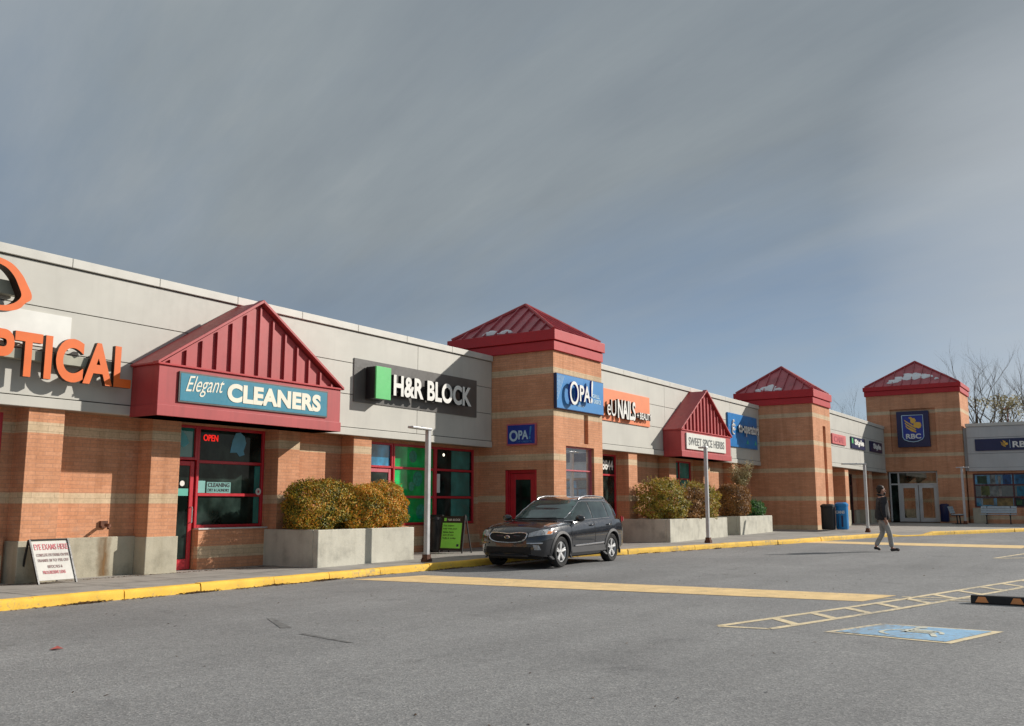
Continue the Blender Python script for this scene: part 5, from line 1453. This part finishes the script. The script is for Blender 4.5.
def chain(start, pts, rads):
    p = start
    for q, r_ in zip(pts, rads):
        N_.append((*q, r_, r_)); E_.append((p, len(N_)-1)); p = len(N_)-1
    return p
for s in (1,-1):
    chain(0, [hip[s], knee[s], ank[s], toe[s]], [.085,.055,.04,.03])
    w = chain(3, [sho[s], elb[s], wri[s]], [.06,.042,.026])
    d = (Vector(wri[s])-Vector(elb[s])).normalized(); sd = d.cross(Vector((0,1,0))).normalized()
    palm = Vector(wri[s])+d*.06
    pn = chain(w, [tuple(palm)], [.030])
    for k, (off, ln) in enumerate(((-.028,.065),(-.010,.078),(.010,.074),(.027,.058))):
        b0 = palm+sd*off+d*.03; b1 = b0+d*ln*.55+Vector((0,-s*.010,0)); b2 = b1+d*ln*.40+Vector((0,-s*.022,0))
        chain(pn, [tuple(b0), tuple(b1), tuple(b2)], [.0095,.0085,.007])
    t0 = palm-d*.03-sd*.030; chain(pn, [tuple(t0), tuple(t0+d*.035-sd*.018), tuple(t0+d*.065-sd*.012)], [.011,.010,.008])
skin_mesh('body', M['skin'], N_, E_, PER)
# head details
m = MB()
m.tube([(.108,0,1.665),(.130,0,1.635),(.110,0,1.625)], [.010,.016,.010], 8); m.build('nose', M['skin'], PER, smooth=80)
for s in (1,-1):
    m = MB(); m.tube([(.098,s*.032,1.668),(.110,s*.032,1.668)], [.012,.006], 8); m.build('eye', M['shoe'], PER)
    m = MB(); m.tube([(.02,s*.078,1.66),(.015,s*.094,1.66)], [.030,.022], 10); m.build('ear', M['skin'], PER, smooth=60)
m = MB(); m.tube([(.104,-.025,1.598),(.116,0,1.596),(.104,.025,1.598)], .006, 6); m.build('mouth', simple('lips', (.25,.08,.06), .5), PER)
def ell(c, r, u0=0, u1=1, v0=0, v1=1, nu=20, nv=14, wob=.0):
    def f(u, v):
        a = 2*math.pi*(u0+(u1-u0)*u); b = math.pi*((v0+(v1-v0)*v)-.5); k = 1+wob*math.sin(7*a)*math.cos(5*b)
        return (c[0]+r[0]*k*math.cos(b)*math.cos(a), c[1]+r[1]*k*math.cos(b)*math.sin(a), c[2]+r[2]*k*math.sin(b))
    return f
m = MB(); m.grid(ell((-.018,0,1.712),(.108,.094,.095), v0=.42, wob=.05), 24, 12)
m.grid(ell((-.050,0,1.665),(.062,.080,.085), wob=.05), 20, 12)
m.build('hair', M['hair'], PER, smooth=80)
m = MB(); m.grid(ell((.075,0,1.575),(.045,.055,.055), wob=.05), 16, 10); m.build('beard', M['hair'], PER, smooth=80)
# jacket: torso + sleeves
J = [(.0,0,.82,.22,.235),(0,0,1.0,.215,.24),(0,0,1.18,.205,.235),(.0,0,1.36,.18,.225),(.0,0,1.46,.13,.16),(.01,0,1.52,.085,.09)]
JE = [(0,1),(1,2),(2,3),(3,4),(4,5)]
for s in (1,-1):
    a = len(J); J.append((*sho[s],.105,.105)); J.append(((sho[s][0]+elb[s][0])/2-.005, (sho[s][1]+elb[s][1])/2+s*.01, (sho[s][2]+elb[s][2])/2,.095,.095)); J.append((*elb[s],.085,.085)); e = Vector(elb[s]).lerp(Vector(wri[s]),.92); J.append((*e,.045,.045))
    JE += [(3,a),(a,a+1),(a+1,a+2),(a+2,a+3)]
skin_mesh('jacket', M['jacket'], J, JE, PER)
m = MB(); m.tube([(.055,-.055,1.50),(.075,0,1.505),(.055,.055,1.50),(-.02,.085,1.535),(-.085,.04,1.55),(-.085,-.04,1.55),(-.02,-.085,1.535),(.055,-.055,1.50)], .022, 8); m.build('collar', M['jacket'], PER, smooth=60)
m = MB(); m.tube([(.178,0,.90),(.182,0,1.1),(.175,0,1.3),(.13,0,1.45)], .006, 4); m.build('zip', M['signgrey'], PER)
T_ = [(0,0,.92,.14,.165),(0,0,.84,.13,.16)]; TE = [(0,1)]
for s in (1,-1):
    a = len(T_); hp = Vector(hip[s])-Vector((0,0,.09)); T_.append((*hp,.105,.105)); md_ = hp.lerp(Vector(knee[s]),.55); T_.append((*md_,.092,.092)); T_.append((*knee[s],.075,.075))
    sh = Vector(knee[s]).lerp(Vector(ank[s]),.5); T_.append((*sh,.070,.070)); an_ = Vector(knee[s]).lerp(Vector(ank[s]),.95); T_.append((*an_,.065,.065))
    TE += [(1,a),(a,a+1),(a+1,a+2),(a+2,a+3),(a+3,a+4)]
skin_mesh('trousers', M['trousers'], T_, TE, PER)
for s in (1,-1):
    a = Vector(ank[s]); t = Vector(toe[s]); d = (t-a); heel = a-Vector((d.x,d.y,0)).normalized()*.05+Vector((0,0,-.045))
    skin_mesh('shoe', M['shoe'], [(*heel,.042,.045),(*(a+Vector((.02,0,-.035))),.048,.045),(*a.lerp(t,.6),.036,.046),(*t,.026,.042)], [(0,1),(1,2),(2,3)], PER)


# ------------------------------------------------------------------ camera, light, sky
F_PX = 930.; PITCH = math.atan(141/930.); YAW = math.atan(618/math.hypot(930, 141))
cam = bpy.data.cameras.new('camera'); cam.sensor_width = 36; cam.lens = F_PX/1024*36; cam.clip_end = 2000; cam.clip_start = .05
co = bpy.data.objects.new('camera', cam); COL.objects.link(co); co.location = (0,0,1.4)
co.rotation_euler = (math.pi/2+PITCH, 0, YAW-math.pi/2); sc.camera = co
EL = R(26); sdir = Vector((1.28,-1,0)).normalized()*math.cos(EL)+Vector((0,0,math.sin(EL)))
sun = bpy.data.lights.new('sun', 'SUN'); sun.energy = 5.0; sun.angle = R(.7); sun.color = (1,.94,.86)
so = bpy.data.objects.new('sun', sun); COL.objects.link(so); so.rotation_euler = (-sdir).to_track_quat('-Z','Y').to_euler(); so.location = (30,-20,30)
wd_ = bpy.data.worlds.new('World'); sc.world = wd_; wd_.use_nodes = True
nt = wd_.node_tree; bg = nt.nodes['Background']
sky = nt.nodes.new('ShaderNodeTexSky'); sky.sky_type = 'NISHITA'; sky.sun_disc = False; sky.sun_elevation = EL; sky.sun_rotation = math.atan2(sdir.x, sdir.y)
tc = nt.nodes.new('ShaderNodeTexCoord'); sp = nt.nodes.new('ShaderNodeSeparateXYZ'); lk(nt, tc.outputs['Generated'], sp.inputs[0])
zc = math_(nt, 'MAXIMUM', sp.outputs[2], .0)
den = math_(nt, 'ADD', zc, .22)
cb = nt.nodes.new('ShaderNodeCombineXYZ'); lk(nt, math_(nt,'DIVIDE',sp.outputs[0],den), cb.inputs[0]); lk(nt, math_(nt,'DIVIDE',sp.outputs[1],den), cb.inputs[1])
mp = nt.nodes.new('ShaderNodeMapping'); mp.inputs['Rotation'].default_value = (0,0,R(35)); mp.inputs['Scale'].default_value = (.55,.30,1); lk(nt, cb.outputs[0], mp.inputs[0])
n1 = noise(nt, mp.outputs[0], 1.5, 8, .55); n2 = noise(nt, mapping(nt, mp.outputs[0], (1,1,1), (3.3,1.7,0)), .6, 3, .5)
n6 = noise(nt, mapping(nt, mp.outputs[0], (3.0,1.0,1), (4.7,9.2,0)), 1.7, 9, .62)
cl = math_(nt, 'ADD', math_(nt,'MULTIPLY',n1,.3), math_(nt,'MULTIPLY_ADD',n2,.45, math_(nt,'MULTIPLY',n6,.25)))
cov = math_(nt, 'ADD', cl, math_(nt,'MULTIPLY_ADD', zc, .40, -.12))
mask = ramp(nt, cov, [(.38,(0,0,0)), (.62,(1,1,1))]).outputs[0]
skyc = mixc(nt, 1., sky.outputs[0], (.085,.087,.092), 'MULTIPLY')
blue = mixc(nt, .25, ramp(nt, zc, [(0,(.44,.54,.64)), (.12,(.30,.40,.53)), (.22,(.19,.27,.39)), (.5,(.20,.28,.38))]).outputs[0], skyc)
n3 = noise(nt, mapping(nt, mp.outputs[0], (1.2,1,1), (7.1,2.2,0)), 1.0, 4, .5)
n4 = noise(nt, mapping(nt, mp.outputs[0], (3.4,1.0,1), (1.7,5.2,0)), 1.5, 9, .62)
n5 = math_(nt, 'ADD', math_(nt,'MULTIPLY',n3,.55), math_(nt,'MULTIPLY',n4,.45))
cloudc = ramp(nt, n5, [(.36,(.225,.262,.298)), (.48,(.285,.325,.352)), (.62,(.39,.42,.435))]).outputs[0]
col = mixc(nt, mask, blue, cloudc)
# low bright haze towards the open right-hand side
dt = nt.nodes.new('ShaderNodeVectorMath'); dt.operation = 'DOT_PRODUCT'; lk(nt, tc.outputs['Generated'], dt.inputs[0]); dt.inputs[1].default_value = (.97,-.05,.22)
hz_ = ramp(nt, math_(nt,'ADD', dt.outputs['Value'], math_(nt,'MULTIPLY_ADD', n1, .05, -.025)), [(.955,(0,0,0)), (1.0,(.75,.75,.75))]).outputs[0]
col = mixc(nt, hz_, col, (.52,.56,.60))
lk(nt, col, bg.inputs[0]); bg.inputs[1].default_value = 1.0
sc.cycles.caustics_reflective = False; sc.cycles.caustics_refractive = False
sc.view_settings.view_transform = 'Standard'; sc.view_settings.look = 'None'; sc.view_settings.exposure = 0; sc.view_settings.gamma = 1
for o in bpy.data.objects:
    if '_o' in o: del o['_o']
